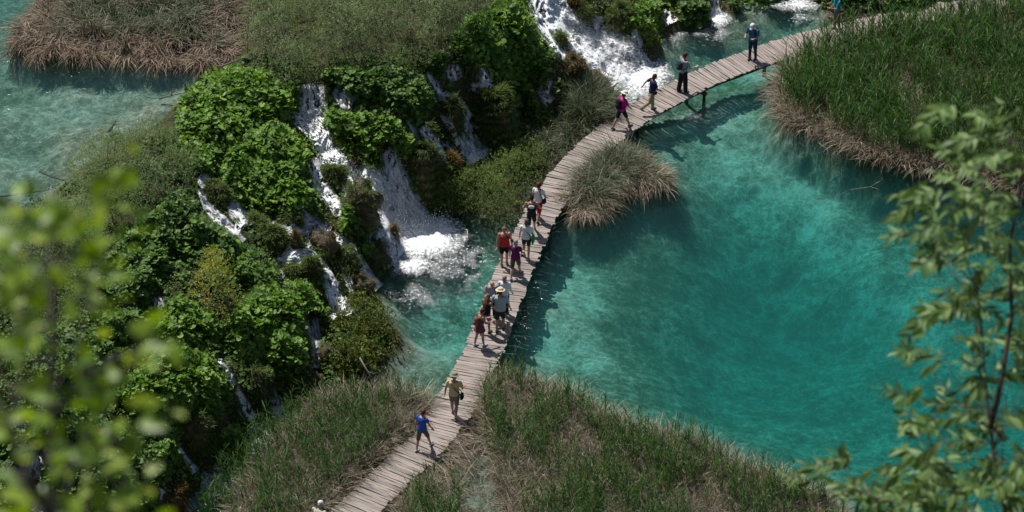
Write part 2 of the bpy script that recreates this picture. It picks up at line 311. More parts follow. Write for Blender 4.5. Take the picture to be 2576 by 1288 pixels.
def base_height(P):
    P = np.asarray(P, float); out = np.empty(len(P))
    for i in range(0, len(P), 40000):
        q = P[i:i + 40000]; d = np.sqrt((q[:, None, 0] - XYc[None, :, 0]) ** 2 + (q[:, None, 1] - XYc[None, :, 1]) ** 2)
        out[i:i + 40000] = d @ Wc[:n_] + Wc[n_]
    return np.clip(out, -5, 6)
XS = np.concatenate([[-160, -90, -50, -34], np.arange(-27, 27.01, .085), [34, 50, 90, 160]])
YS = np.concatenate([[-60, -40, -28], np.arange(-21, 25.01, .085), [32, 50, 90, 160]])
gx, gy = np.meshgrid(XS, YS); G = np.stack([gx.ravel(), gy.ravel()], 1)
gz = base_height(G)
land = sstep(-.15, .5, gz) * (1 - sstep(4.3, 4.5, gz) * .5)
lump = fbm(G[:, 0] * .9, G[:, 1] * .9, 3, 5) - .5; ridg = 1 - np.abs(2 * fbm(G[:, 0] * 1.6, G[:, 1] * 1.6, 9, 4) - 1)
up_in = sdist(G, w2(UPPER, ZU))
landm = land * (up_in < -.4)
gz = gz + landm * (lump * 1.0 + (ridg - .8) * .55) + (1 - landm) * (fbm(G[:, 0] * .8, G[:, 1] * .8, 21, 5) - .5) * .5 * sstep(0, .6, np.abs(gz))
gz = np.where((up_in > 0) & (up_in < 2.2), np.minimum(gz, np.maximum(gz, 0)), gz)
gz = np.where((up_in > .5), np.minimum(gz, 4.1), gz)
for poly, top, zz in ((REED_R, .1, 0), (REED_B, .06, 0), (REED_L, .06, 0), (SEDGE, .12, 0)):
    d = sdist(G, w2(poly, zz)) + (fbm(G[:, 0] * 1.3, G[:, 1] * 1.3, 33, 3) - .5) * .8
    k = sstep(-1.0, .3, d); gz = gz * (1 - k) + (top + (fbm(G[:, 0] * 2, G[:, 1] * 2, 5, 3) - .5) * .3) * k
d = sdist(G, w2(ISLE, ZU)); k = sstep(-.4, .3, d); gz = gz * (1 - k) + (4.62 + (lump * .5)) * k
# a wet channel left open inside the front reeds
for (u0, v0, u1, v1, w) in ((1180, 1090, 1215, 1330, .75), (1130, 1180, 1100, 1290, .4)):
    a = at(u0, v0)[:2]; b = at(u1, v1)[:2]; ab = b - a; t = np.clip((G - a) @ ab / (ab @ ab), 0, 1); dd = np.hypot(*(G - a - t[:, None] * ab).T)
    dd = dd + (fbm(G[:, 0] * 2, G[:, 1] * 2, 61, 3) - .5) * .7; k = 1 - sstep(w * .5, w * 1.3, dd); gz = gz * (1 - k) + (-.5) * k
GZ = gz.reshape(gx.shape)
def hgt(x, y):
    fx = np.interp(x, XS, np.arange(len(XS))); fy = np.interp(y, YS, np.arange(len(YS)))
    ix = np.clip(fx.astype(int), 0, len(XS) - 2); iy = np.clip(fy.astype(int), 0, len(YS) - 2); fx -= ix; fy -= iy
    return (GZ[iy, ix] * (1 - fx) + GZ[iy, ix + 1] * fx) * (1 - fy) + (GZ[iy + 1, ix] * (1 - fx) + GZ[iy + 1, ix + 1] * fx) * fy
def cast(uv, off=0.0, floor=-6):                        # first hit of the terrain raised by off
    d = rays(uv); n = len(d); done = np.zeros(n, bool); hit = np.zeros((n, 3)); zprev = None
    for z in np.arange(7.5, floor, -.06):
        p = CAM + d * ((z - CAM[2]) / d[:, 2])[:, None]
        b = (~done) & (hgt(p[:, 0], p[:, 1]) + off >= z)
        hit[b] = p[b]; done |= b
        if done.all(): break
    hit[~done] = p[~done]; return hit
PALE = [(1400,770,90),(1370,860,60),(1390,905,50),(1650,370,70),(1720,350,60),(1830,420,60),(1960,460,70),(2060,540,80),(2170,620,80),(2280,700,70),(2350,760,50),(1100,790,50),(1180,770,40),(1120,880,60),(1060,930,40),(1740,120,70),(1680,170,50),(1480,740,70),(1900,200,60),(1830,320,60),(1500,900,60)]
pale = np.zeros(len(G))
for u, v, r in PALE:
    q = at(u, v, -1.5)[:2]; rr = r / 71
    pale = np.maximum(pale, np.exp(-(((G[:, 0] - q[0]) / rr) ** 2 + ((G[:, 1] - q[1]) / (rr * 1.7)) ** 2)))
for u, v, r in ((150,300,150),(300,230,130),(60,420,120),(250,260,150)):
    q = at(u, v, 3.7)[:2]; rr = r / 71; pale = np.maximum(pale, .35 * np.exp(-(((G[:, 0] - q[0]) / rr) ** 2 + ((G[:, 1] - q[1]) / (rr * 1.7)) ** 2)))
for u, v, r in ((1560,640,90),(1640,760,110),(1560,860,80),(1700,620,80),(2250,480,110),(2420,520,90),(2300,430,80),(1700,980,80),(1500,690,50)):
    q = at(u, v, -1.6)[:2]; rr = r / 71; pale = pale - .42 * np.exp(-(((G[:, 0] - q[0]) / rr) ** 2 + ((G[:, 1] - q[1]) / (rr * 1.7)) ** 2))
pale *= .6 + .8 * fbm(G[:, 0] * .7, G[:, 1] * .7, 77, 4)
bed = np.maximum(sstep(.0, -.12, gz) if False else 1 - sstep(-.12, .0, gz), (up_in > .1) * (1 - sstep(4.35, 4.5, gz)))
ny, nx = gx.shape; I = np.arange(nx * ny).reshape(ny, nx)
F = np.stack([I[:-1, :-1], I[:-1, 1:], I[1:, 1:], I[1:, :-1]], -1).reshape(-1, 4)
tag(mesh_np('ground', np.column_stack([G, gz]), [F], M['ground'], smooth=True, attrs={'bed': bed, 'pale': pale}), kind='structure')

# ------------------------------------------------------------------ water bodies
FOAMS = [(1060,595,75,42,1.0,.32),(1030,668,48,20,.7,.06),(1595,190,70,42,.95,.15),(1800,48,30,20,.85,.1),(2005,12,50,16,.7,.05),(1690,50,32,18,.6,.05),(1215,405,45,16,.7,.06),(1318,322,26,16,.55,.04),(700,1030,50,18,.6,.04),(640,1080,30,12,.6,.04),(745,655,0,0,0,0),(870,785,34,14,.6,.05),(1290,320,20,10,.5,.03),(500,1215,40,20,.45,.03)]
TURB = [(1130,650,90,60,1.),(1060,700,90,40,1.),(1130,720,110,60,.8),(1200,640,60,50,.7),(1020,760,60,50,.7),(1100,820,80,60,.3),(1750,80,90,60,.9),(1650,190,60,50,.9),(1680,130,60,60,.6),(1830,100,50,40,.5),(1900,30,80,40,.5),(1760,290,90,40,.55),(1330,700,30,50,.55),(1310,820,30,60,.5),(1340,620,30,40,.5),(640,1150,80,60,.9),(700,1060,80,40,.9),(820,990,80,30,.7),(590,1220,60,50,.8),(1060,560,50,50,.6),(1230,400,40,30,1.),(1310,320,40,30,1.),(2100,560,80,60,.05)]
wx = np.arange(-30, 30.01, .2); wy = np.arange(-24, 28.01, .2)
wx = np.concatenate([[-160, -60], wx, [60, 160]]); wy = np.concatenate([[-60], wy, [60, 160]])
ax_, ay_ = np.meshgrid(wx, wy); Pw = np.stack([ax_.ravel(), ay_.ravel()], 1); tb = np.zeros(len(Pw))
for u, v, ru, rv, s in TURB:
    q = at(u, v)[:2]; tb = np.maximum(tb, s * np.exp(-(((Pw[:, 0] - q[0]) / (ru / 70)) ** 2 + ((Pw[:, 1] - q[1]) / (rv / 41)) ** 2)))
h, w = ax_.shape; I = np.arange(h * w).reshape(h, w); N0 = h * w
F = np.stack([I[:-1, :-1], I[:-1, 1:], I[1:, 1:], I[1:, :-1]], -1).reshape(-1, 4)
ring = np.concatenate([I[0, :], I[1:, -1], I[-1, -2::-1], I[-2:0:-1, 0]]); k = len(ring)
Vb = np.column_stack([Pw[ring], np.full(k, -9.0)]); rb = np.arange(N0, N0 + k); nxt = np.roll(np.arange(k), -1)
side = np.stack([ring, rb, rb[nxt], ring[nxt]], 1); bot = rb[::-1][None]
VV = np.concatenate([np.column_stack([Pw, np.zeros(N0)]), Vb])
tag(mesh_np('lower_lake_water', VV, [F, side, bot], M['water'], attrs={'turb': np.concatenate([tb, np.zeros(k)])}), kind='structure')
up = w2(UPPER, ZU); k = len(up)
if (np.sum((np.roll(up[:, 0], -1) - up[:, 0]) * (np.roll(up[:, 1], -1) + up[:, 1]))) > 0: up = up[::-1]
VV = np.concatenate([np.column_stack([up, np.full(k, ZU)]), np.column_stack([up, np.full(k, 2.4)])])
a = np.arange(k); b = np.roll(a, -1)
tag(mesh_np('upper_lake_water', VV, [a[None], (a[::-1] + k)[None], np.stack([a, a + k, b + k, b], 1)], M['water_up'], attrs={'turb': np.full(2 * k, .04)}), kind='structure')

# ------------------------------------------------------------------ falls
def interp_path(path, n):
    q = np.asarray(path, float); s = np.concatenate([[0], np.cumsum(np.hypot(*(q[1:, :2] - q[:-1, :2]).T))]); t = np.linspace(0, s[-1], n)
    # smooth (Catmull-like) by double linear averaging
    r = np.column_stack([np.interp(t, s, q[:, i]) for i in range(q.shape[1])])
    for _ in range(2): r[1:-1] = (r[:-2] + 2 * r[1:-1] + r[2:]) / 4
    return r
def fall(path, dens=.75, lift=.07, name='waterfall'):
    """path of (u, v, width[, density])"""
    q = np.array([(p[0], p[1], p[2], p[3] if len(p) > 3 else dens) for p in path], float)
    L = np.sum(np.hypot(*(q[1:, :2] - q[:-1, :2]).T)); ns = max(6, int(L / 4)); nc = max(4, int(q[:, 2].max() / 4))
    r = interp_path(q, ns); tg = np.gradient(r[:, :2], axis=0); tg /= np.hypot(*tg.T)[:, None] + 1e-9; nr = np.column_stack([-tg[:, 1], tg[:, 0]])
    t = np.linspace(-1, 1, nc); uv = r[:, None, :2] + nr[:, None] * (t[None, :, None] * r[:, None, 2:3] / 2)
    P = cast(uv.reshape(-1, 2)).reshape(ns, nc, 3)
    wob = fbm(uv[..., 0] / 9, uv[..., 1] / 16, 51, 3)
    P[..., 2] += lift + (wob - .4) * .16; P[..., 1] -= (wob) * .10
    d3 = np.linalg.norm(np.diff(P, axis=0), axis=-1).mean(1); s = np.concatenate([[0], np.cumsum(np.minimum(d3, .2))])
    U = np.stack([np.broadcast_to(t[None] * r[:, None, 2] / 2 / 71, (ns, nc)) + q[0, 0] * .37, np.broadcast_to(s[:, None], (ns, nc))], -1)
    D = r[:, None, 3] * (1 - .45 * np.abs(t[None]) ** 2.5) * np.minimum(1, np.minimum(np.arange(ns) + 1.5, ns - np.arange(ns) + 3) / 4)[:, None]
    I = np.arange(ns * nc).reshape(ns, nc); F = np.stack([I[:-1, :-1], I[:-1, 1:], I[1:, 1:], I[1:, :-1]], -1).reshape(-1, 4)
    Pf = P.reshape(-1, 3); e = np.max([np.linalg.norm(Pf[F[:, i]] - Pf[F[:, (i + 1) % 4]], axis=1) for i in range(4)], axis=0); F = F[e < 1.1]
    if len(F): tag(mesh_np(name, Pf, [F], M['foam_and_glints'], smooth=True, uv=U.reshape(-1, 2), attrs={'dens': D.ravel()}), kind='structure')
def foam_and_glints(u, v, ru, rv, dens, dome, z=0.0):
    n = 40; g = np.linspace(-1, 1, n); X, Y = np.meshgrid(g, g); rr = np.hypot(X, Y); c = at(u, v, z)
    x = c[0] + X * ru / 71 * 1.25; y = c[1] + Y * rv / 41 * 1.25
    nz = fbm(x * 3.2, y * 3.2, 5, 4); hh = np.clip(1 - rr, 0, 1)
    Z = z + .025 + dome * hh ** .7 * (.3 + 1.2 * nz) + (nz - .5) * .05 * (hh > 0)
    D = dens * (1.08 - .75 * rr ** 1.3) + (nz - .5) * .35
    I = np.arange(n * n).reshape(n, n); F = np.stack([I[:-1, :-1], I[:-1, 1:], I[1:, 1:], I[1:, :-1]], -1).reshape(-1, 4)
    F = F[rr.ravel()[F].max(1) < 1.05]
    tag(mesh_np('foam_and_glints', np.column_stack([x.ravel(), y.ravel(), Z.ravel()]), [F], M['foam_and_glints'], smooth=True, uv=np.column_stack([x.ravel(), y.ravel() * 4.5]), attrs={'dens': D.ravel()}), kind='structure')
for f in FOAMS:
    if f[2]: foam_and_glints(f[0], f[1], f[2] * 1.3, f[3] * 1.3, f[4] * 1.08, f[5] * .6)
for f in ((1120,655,115,60,.42),(1050,740,80,45,.36),(1190,690,60,60,.30),(1640,230,60,34,.55),(1700,90,80,40,.33),(1790,80,60,36,.42),(2010,45,60,26,.36),(650,1120,90,60,.42),(560,1210,70,50,.45),(700,1045,70,30,.5),(1225,400,60,26,.5),(850,990,90,24,.3),(1320,640,22,40,.28),(1300,800,20,50,.28),(1740,290,70,30,.27),(1090,570,60,26,.5)): foam_and_glints(*f, .012)  # thin sheets of white flecks painting sun glints onto the rippled water
FALLS = [
 [(790,212,56,.55),(786,240,66,.62),(780,285,66,.75),(778,305,70,.9)],
 [(742,298,26,.7),(775,310,46,.95),(805,335,54,.95),(822,380,46,.85),(850,425,58,.85),(890,452,80,.9),(925,480,100,.85),(962,520,130,.8),(1000,575,140,.85),(1040,610,120,1)],
 [(838,225,26,.5),(862,250,36,.6),(884,268,30,.5)],
 [(975,372,26,.55),(982,410,40,.65),(992,450,52,.68),(1012,490,60,.68),(1036,530,62,.68),(1050,570,60,.75)],
 [(905,452,60,.85),(940,470,50,.8),(975,500,46,.7),(1010,560,50,.7)],
 [(788,400,20,.6),(798,450,34,.75),(820,490,36,.8),(845,520,26,.7),(850,548,18,.6)],
 [(832,592,18,.6),(860,612,22,.7),(886,632,24,.75),(905,665,22,.7),(930,700,20,.7),(955,728,20,.65)],
 [(1072,180,16,.55),(1092,215,18,.6),(1112,242,22,.65),(1150,262,24,.65),(1172,290,26,.6),(1190,325,34,.58),(1203,360,36,.55),(1215,400,36,.6)],
 [(1108,285,10,.6),(1128,308,20,.68),(1152,345,26,.66),(1172,375,32,.66),(1195,412,36,.75)],
 [(1138,160,30,.55),(1140,185,44,.55),(1150,205,30,.5)],[(1196,165,22,.5),(1212,190,36,.58),(1222,216,44,.62)],[(1180,218,16,.6),(1215,225,26,.75),(1245,232,20,.75),(1262,250,12,.7),(1280,285,12,.7),(1288,310,14,.6)],
 [(1056,320,18,.5),(1078,345,24,.6),(1095,365,22,.58),(1120,378,36,.55),(1140,392,30,.55)],
 [(1378,-20,80,.8),(1375,20,78,.78),(1395,60,80,.85),(1440,95,110,.9),(1490,130,130,.88),(1535,165,120,.92),(1580,195,120,.95),(1620,215,90,.9)],
 [(1440,30,34,.6),(1470,60,46,.75),(1500,85,70,.8),(1560,130,70,.62),(1600,150,60,.7)],
 [(1568,0,8,.7),(1573,25,10,.7),(1580,50,10,.7)],[(1590,70,12,.5),(1602,95,20,.7),(1606,120,24,.7)],
 [(1672,22,18,.6),(1680,45,26,.7),(1690,62,30,.7)],[(1796,-10,16,.7),(1797,20,18,.75),(1800,40,26,.8)],[(2010,-10,50,.55),(2015,15,56,.6)],
 [(1385,200,10,.6),(1378,225,10,.65),(1372,240,14,.7)],[(1346,215,14,.5),(1362,240,20,.6),(1385,262,26,.6)],
 [(505,442,26,.7),(518,458,34,.75),(540,478,20,.65),(562,498,22,.65),(586,515,28,.72),(602,540,40,.85),(625,548,34,.7),(598,575,12,.7),(600,595,12,.6)],
 [(505,475,20,.6),(515,510,16,.55),(540,548,26,.6),(560,560,24,.6),(595,590,14,.6),(615,610,12,.55)],
 [(628,560,16,.5),(660,572,26,.55),(700,578,30,.55),(745,572,44,.6),(790,570,40,.55),(830,588,26,.6)],
 [(690,548,16,.5),(720,540,24,.55),(760,530,16,.5),(780,555,20,.5)],
 [(722,590,14,.65),(724,620,12,.7),(728,645,20,.75)],
 [(696,652,20,.85),(735,652,36,.95),(775,650,34,.95),(800,660,26,.85),(815,690,28,.75),(835,725,30,.75),(850,765,40,.72),(862,800,56,.72)],
 [(700,660,14,.7),(710,690,16,.65),(712,720,18,.7)],
 [(850,640,12,.5),(865,680,14,.6),(880,720,16,.6),(890,735,16,.6)],
 [(960,575,12,.5),(978,610,16,.58),(990,650,20,.6),(992,672,24,.7)],
 [(960,640,14,.5),(975,680,16,.6)],
 [(783,800,36,.45),(790,840,30,.45),(790,880,26,.42),(795,930,24,.4)],
 [(548,902,10,.6),(570,935,12,.62),(592,975,14,.68),(612,1010,16,.72),(636,1058,24,.75)],
 [(622,930,14,.42),(645,975,20,.5),(668,1005,24,.6),(690,1020,30,.65)],[(690,965,10,.5),(698,1000,10,.6),(702,1020,12,.6)],
 [(448,1125,10,.55),(470,1160,12,.6),(495,1190,20,.65)],
 [(395,745,30,.3),(400,780,26,.35)],[(645,520,8,.5),(655,545,10,.55),(672,568,12,.55)],[(575,500,8,.5),(590,530,10,.5)],[(560,640,8,.45),(575,665,10,.5),(585,690,10,.5)],[(770,585,8,.55),(776,615,10,.55),(780,640,12,.6)],[(905,695,8,.5),(920,715,10,.55),(940,735,12,.55)],[(1020,300,10,.45),(1040,330,12,.5),(1050,360,12,.5)],[(1105,392,20,.5),(1125,410,16,.5)],[(440,560,10,.4),(480,620,14,.4)],
 [(88,1130,50,.55),(78,1165,60,.55),(66,1200,70,.5)],[(60,1255,60,.5),(100,1275,60,.5),(140,1290,50,.5)],[(280,1215,26,.6),(310,1225,26,.6)],[(60,1060,30,.45),(70,1075,30,.45)],
 [(395,1235,18,.6),(425,1262,26,.55)],[(470,1255,40,.55),(490,1285,40,.5)],
]
FALLS = [[(p[0], p[1], p[2] * 1.22 + 3, p[3] + (.10 if p[3] > .8 else .09)) for p in f] for f in FALLS]
for f in FALLS: fall(f)
# second, looser layer of spray over the two big falls
fall([(960,500,120,.42),(1000,560,150,.45),(1045,600,140,.6)], lift=.22)
fall([(1400,50,70,.4),(1490,120,120,.42),(1590,190,120,.5)], lift=.2)
# where the water runs free of plants
def proj(P):
    q = np.asarray(P) - CAM; Zd = q @ FWD; return np.column_stack([1288 + q[:, 0] / Zd * FOC, 644 - (q @ UP) / Zd * FOC])
WET = np.zeros((322, 644), bool); yy_, xx_ = np.mgrid[0:322, 0:644] * 4 + 2
for f in FALLS:
    r_ = interp_path(np.array(f), 40)
    for q in r_: WET |= ((xx_ - q[0]) ** 2 + (yy_ - q[1]) ** 2) < (q[2] * .43) ** 2
def keep_main(pos, cell=.45, frac=.2):
    c = np.floor(pos[:, :2] / cell).astype(int); cells = {}
    for i, q in enumerate(map(tuple, c)): cells.setdefault(q, []).append(i)
    seen = {}; comps = []
    for q in cells:
        if q in seen: continue
        st = [q]; seen[q] = 1; comp = []
        while st:
            a = st.pop(); comp += cells[a]
            for dx in (-1, 0, 1):
                for dy in (-1, 0, 1):
                    b = (a[0] + dx, a[1] + dy)
                    if b in cells and b not in seen: seen[b] = 1; st.append(b)
        comps.append(comp)
    comps.sort(key=len, reverse=True); m = np.zeros(len(pos), bool)
    for k_, cpt in enumerate(comps):
        if k_ == 0 or len(cpt) > frac * len(pos): m[cpt] = True
    return m
def dry_(P):
    uv = proj(P); i = np.clip((uv[:, 1] / 4).astype(int), 0, 321); j = np.clip((uv[:, 0] / 4).astype(int), 0, 643); return ~WET[i, j]
def domes(x, y, s, seed=0, rad=.85):
    x = x / s; y = y / s; ix = np.floor(x).astype(np.int64); iy = np.floor(y).astype(np.int64); h = np.zeros(len(x))
    for a in (-1, 0, 1):
        for b in (-1, 0, 1):
            cx = ix + a + .15 + .7 * _h(ix + a, iy + b, seed); cy = iy + b + .15 + .7 * _h(ix + a, iy + b, seed + 5); k = .6 + .4 * _h(ix + a, iy + b, seed + 9)
            h = np.maximum(h, k * np.sqrt(np.clip(1 - ((x - cx) ** 2 + (y - cy) ** 2) / (rad * k) ** 2, 0, 1)))
    return h
# thrown droplets over the plunging water
TET = ([(1, 0, -.5), (-.5, .8, -.5), (-.5, -.8, -.5), (0, 0, 1)], [[0, 1, 2], [0, 3, 1], [1, 3, 2], [2, 3, 0]])
dp = []
for (u0, v0, u1, v1, w, n_d, hh) in ((900, 455, 1050, 590, 60, 1500, .35), (1000, 580, 1110, 620, 40, 1500, .45), (1400, 60, 1620, 210, 60, 2200, .35), (785, 230, 780, 300, 26, 300, .2), (790, 320, 880, 450, 26, 500, .25), (985, 400, 1045, 560, 24, 600, .25), (1190, 320, 1215, 410, 20, 250, .2), (1795, 20, 1800, 50, 22, 200, .2), (820, 690, 860, 790, 20, 250, .2), (700, 655, 790, 655, 14, 150, .15), (1130, 310, 1195, 400, 14, 200, .2)):
    t = rng.random(n_d); uv = np.column_stack([u0 + (u1 - u0) * t, v0 + (v1 - v0) * t]) + rng.normal(size=(n_d, 2)) * w * .5; P = cast(uv); P[:, 2] = np.maximum(P[:, 2], 0) + .08 + np.abs(rng.normal(size=n_d)) * hh * .6; dp.append(P)
dp = np.concatenate(dp); k = len(dp); sc_ = rng.uniform(.006, .02, k)[:, None] * np.array([[1, 1, 1.3]])
Vd = (np.asarray(TET[0])[None] * sc_[:, None]) + dp[:, None]; Fd = np.asarray(TET[1])[None] + (np.arange(k) * 4)[:, None, None]
m_, n_n, o_n = mat('droplets'); b_n = nd(n_n, 'ShaderNodeBsdfPrincipled'); b_n.inputs['Base Color'].default_value = (.9, .93, .95, 1); b_n.inputs['Roughness'].default_value = .2; n_n.links.new(b_n.outputs[0], o_n.inputs[0])
tag(mesh_np('spray', Vd.reshape(-1, 3), [Fd.reshape(-1, 3)], m_), 'fine white spray thrown up by the waterfalls', 'spray', kind='stuff')
#--PART2--
# ------------------------------------------------------------------ boardwalk
ZD = .36
LE = [(690,1412),(790,1326),(830,1288),(911,1212),(978,1145),(1044,1092),(1081,1028),(1144,924),(1171,866),(1188,829),(1210,771),(1233,709),(1254,658),(1287,592),(1317,536),(1372,465),(1388,429),(1438,377),(1475,340),(1531,296),(1605,250),(1655,223),(1735,183),(1821,147),(1888,122),(1932,107),(1999,86),(2082,66),(2165,47),(2265,29),(2348,13),(2415,0),(2520,-18)]
RE = [(822,1412),(915,1326),(952,1288),(1008,1238),(1054,1192),(1110,1141),(1150,1095),(1185,1048),(1205,1000),(1246,924),(1274,866),(1290,817),(1302,782),(1315,748),(1331,710),(1343,674),(1358,636),(1389,576),(1410,520),(1440,470),(1488,420),(1521,390),(1588,333),(1641,293),(1721,253),(1788,217),(1854,190),(1932,163),(1990,143),(2082,116),(2165,92),(2265,68),(2348,48),(2415,33),(2560,5)]
Lw, Rw = w2(LE, ZD), w2(RE, ZD)
def near_on(p, poly):
    best = None
    for a, b in zip(poly[:-1], poly[1:]):
        ab = b - a; t = np.clip((p - a) @ ab / (ab @ ab), 0, 1); q = a + ab * t; d = np.hypot(*(p - q))
        if best is None or d < best[0]: best = (d, q)
    return best
cen = []; wid = []
for p in Lw:
    d, q = near_on(p, Rw); cen.append((p + q) / 2); wid.append(d)
cen = np.array(cen); wid = np.array(wid); s = np.concatenate([[0], np.cumsum(np.hypot(*np.diff(cen, axis=0).T))])
print('DECK len', s[-1], 'widths', np.round(wid, 2))
wid = np.clip(wid, 1.25, 1.9)
ss = np.arange(0, s[-1], .1)
c_ = np.column_stack([np.interp(ss, s, cen[:, 0]), np.interp(ss, s, cen[:, 1]), np.interp(ss, s, wid)])
for _ in range(14): c_[1:-1] = (c_[:-2] + 2 * c_[1:-1] + c_[2:]) / 4
seg = np.concatenate([[0], np.cumsum(np.hypot(*np.diff(c_[:, :2], axis=0).T))])
DL = seg[-1]
def deck_at(x):
    p = np.array([np.interp(x, seg, c_[:, i]) for i in range(3)]); q = np.array([np.interp(x + .3, seg, c_[:, i]) for i in range(2)]); r = np.array([np.interp(x - .3, seg, c_[:, i]) for i in range(2)])
    t = (q - r) / (np.hypot(*(q - r)) + 1e-9); return p[:2], t, p[2]
def box_verts(c, ax, ay, az, hx, hy, hz):
    return np.array([c + ax * hx * i + ay * hy * j + az * hz * k for k in (-1, 1) for (i, j) in ((-1, -1), (1, -1), (1, 1), (-1, 1))])
BF = np.array([[0, 3, 2, 1], [4, 5, 6, 7], [0, 1, 5, 4], [1, 2, 6, 5], [2, 3, 7, 6], [3, 0, 4, 7]])
def plank_mesh(specs, m, name, parent):
    """specs: (centre, along, across, halflen, halfwid, halfthick): each board 6 stations long with uneven edges"""
    V = []; F = []; UVs = []; n = 0; K = 6
    for c, al, ac, hl, hw, ht in specs:
        up = np.cross(al, ac); up /= np.linalg.norm(up); t = np.linspace(-1, 1, K); w0 = hw * (1 + .10 * rng.normal(size=K)); w1 = hw * (1 + .10 * rng.normal(size=K)); b = .008 * rng.normal() * (1 - t ** 2)
        for i in range(K):
            for (sgn, ww, zz) in ((-1, w0[i], -ht), (1, w1[i], -ht), (1, w1[i], ht), (-1, w0[i], ht)):
                V.append(c + al * hl * t[i] + ac * (sgn * ww + b[i]) + up * zz); UVs.append((hl * t[i] + c[0] * 3, sgn * ww + c[1] * 3))
        for i in range(K - 1):
            o = n + i * 4
            for a, bb in ((0, 1), (1, 2), (2, 3), (3, 0)): F.append([o + a, o + bb, o + 4 + bb, o + 4 + a])
        F.append([n, n + 3, n + 2, n + 1]); o = n + 4 * (K - 1); F.append([o, o + 1, o + 2, o + 3]); n += 4 * K
    return mesh_np(name, V, [np.array(F)], m, parent=parent, uv=UVs)
c0 = c_[len(c_) // 2]
bw = tag(empty('boardwalk', (0, 0, 0)), 'long curving boardwalk of weathered pinkish grey planks crossing the turquoise lake', 'boardwalk')
sp_ = []; x = .05
while x < DL - .1:
    w = rng.uniform(.11, .165); p, t, wd = deck_at(x + w / 2); a = rng.normal() * .022; ac = np.array([t[0] * math.cos(a) - t[1] * math.sin(a), t[0] * math.sin(a) + t[1] * math.cos(a), rng.normal() * .02]); ac /= np.linalg.norm(ac)
    al = np.array([ac[1], -ac[0], rng.normal() * .008]); al /= np.linalg.norm(al)
    hl = wd / 2 + rng.normal() * .022
    if 6.3 < x < 6.5: hl += .1
    sp_.append((np.array([p[0], p[1], ZD - .022 + rng.normal() * .006]) + al * rng.normal() * .022, al, ac, hl, w / 2 - rng.uniform(.004, .013), .021)); x += w
plank_mesh(sp_, M['plank'], 'deck', bw)
for off in (-.32, .32):
    b_ = []
    for x in np.arange(.1, DL - 1.2, 1.25):
        p, t, wd = deck_at(x + .62); t3 = np.array([t[0], t[1], 0]); n3 = np.array([t[1], -t[0], 0]); b_.append((np.array([p[0], p[1], ZD - .16]) + n3 * wd * off, t3, -n3, .66, .06, .09))
    plank_mesh(b_, M['beam'], 'beam', bw)
for x in np.arange(1.6, DL, 3.9):
    p, t, wd = deck_at(x); n3 = np.array([t[1], -t[0], 0]); t3 = np.array([t[0], t[1], 0])
    plank_mesh([(np.array([p[0], p[1], ZD - .31]), n3, t3, wd * .46, .07, .058)], M['beam'], 'crossbeam', bw)
    for s_ in (-1, 1):
        q = p + n3[:2] * s_ * wd * .38; zb = min(float(hgt(q[:1], q[1:])[0]) - .3, ZD - .6); zt = ZD - .37; hm = (zt - zb) / 2; th = np.linspace(0, 2 * math.pi, 9)[:-1]; r0 = .065
        zz = np.linspace(zb, zt, 5); V = np.array([[q[0] + math.cos(a) * r0 * (1.15 - .05 * i) + .012 * math.sin(3 * a + i), q[1] + math.sin(a) * r0 * (1.15 - .05 * i), z] for i, z in enumerate(zz) for a in th])
        F = [[i * 8 + j, i * 8 + (j + 1) % 8, (i + 1) * 8 + (j + 1) % 8, (i + 1) * 8 + j] for i in range(4) for j in range(8)]
        mesh_np('post', V, [np.array(F), np.array([[32 + j for j in range(8)]])], M['beam'], smooth=True, parent=bw, uv=V[:, :2] * 1.0)

# ------------------------------------------------------------------ foliage tools
def basis(n, spin):
    n = n / np.linalg.norm(n, axis=1)[:, None]; a = np.where(np.abs(n[:, 2:3]) < .9, np.array([[0, 0, 1.]]), np.array([[1., 0, 0]]))
    x = np.cross(a, n); x /= np.linalg.norm(x, axis=1)[:, None]; y = np.cross(n, x); c, s = np.cos(spin)[:, None], np.sin(spin)[:, None]
    return np.stack([x * c + y * s, -x * s + y * c, n], 2)     # columns are local axes
def inst(TV, TF, pos, Rm, sc):
    TV = np.asarray(TV, float); n, k = len(pos), len(TV); sc = np.asarray(sc, float)
    if sc.ndim == 1: sc = np.repeat(sc[:, None], 3, 1)
    V = np.einsum('nij,nkj->nki', Rm, TV[None] * sc[:, None]) + pos[:, None]
    return V.reshape(-1, 3), (np.asarray(TF)[None] + (np.arange(n) * k)[:, None, None]).reshape(-1, np.asarray(TF).shape[1])
def grad(P, e=.25):
    gx_ = (hgt(P[:, 0] + e, P[:, 1]) - hgt(P[:, 0] - e, P[:, 1])) / (2 * e); gy_ = (hgt(P[:, 0], P[:, 1] + e) - hgt(P[:, 0], P[:, 1] - e)) / (2 * e)
    n = np.column_stack([-gx_, -gy_, np.ones(len(P))]); return n / np.linalg.norm(n, axis=1)[:, None]
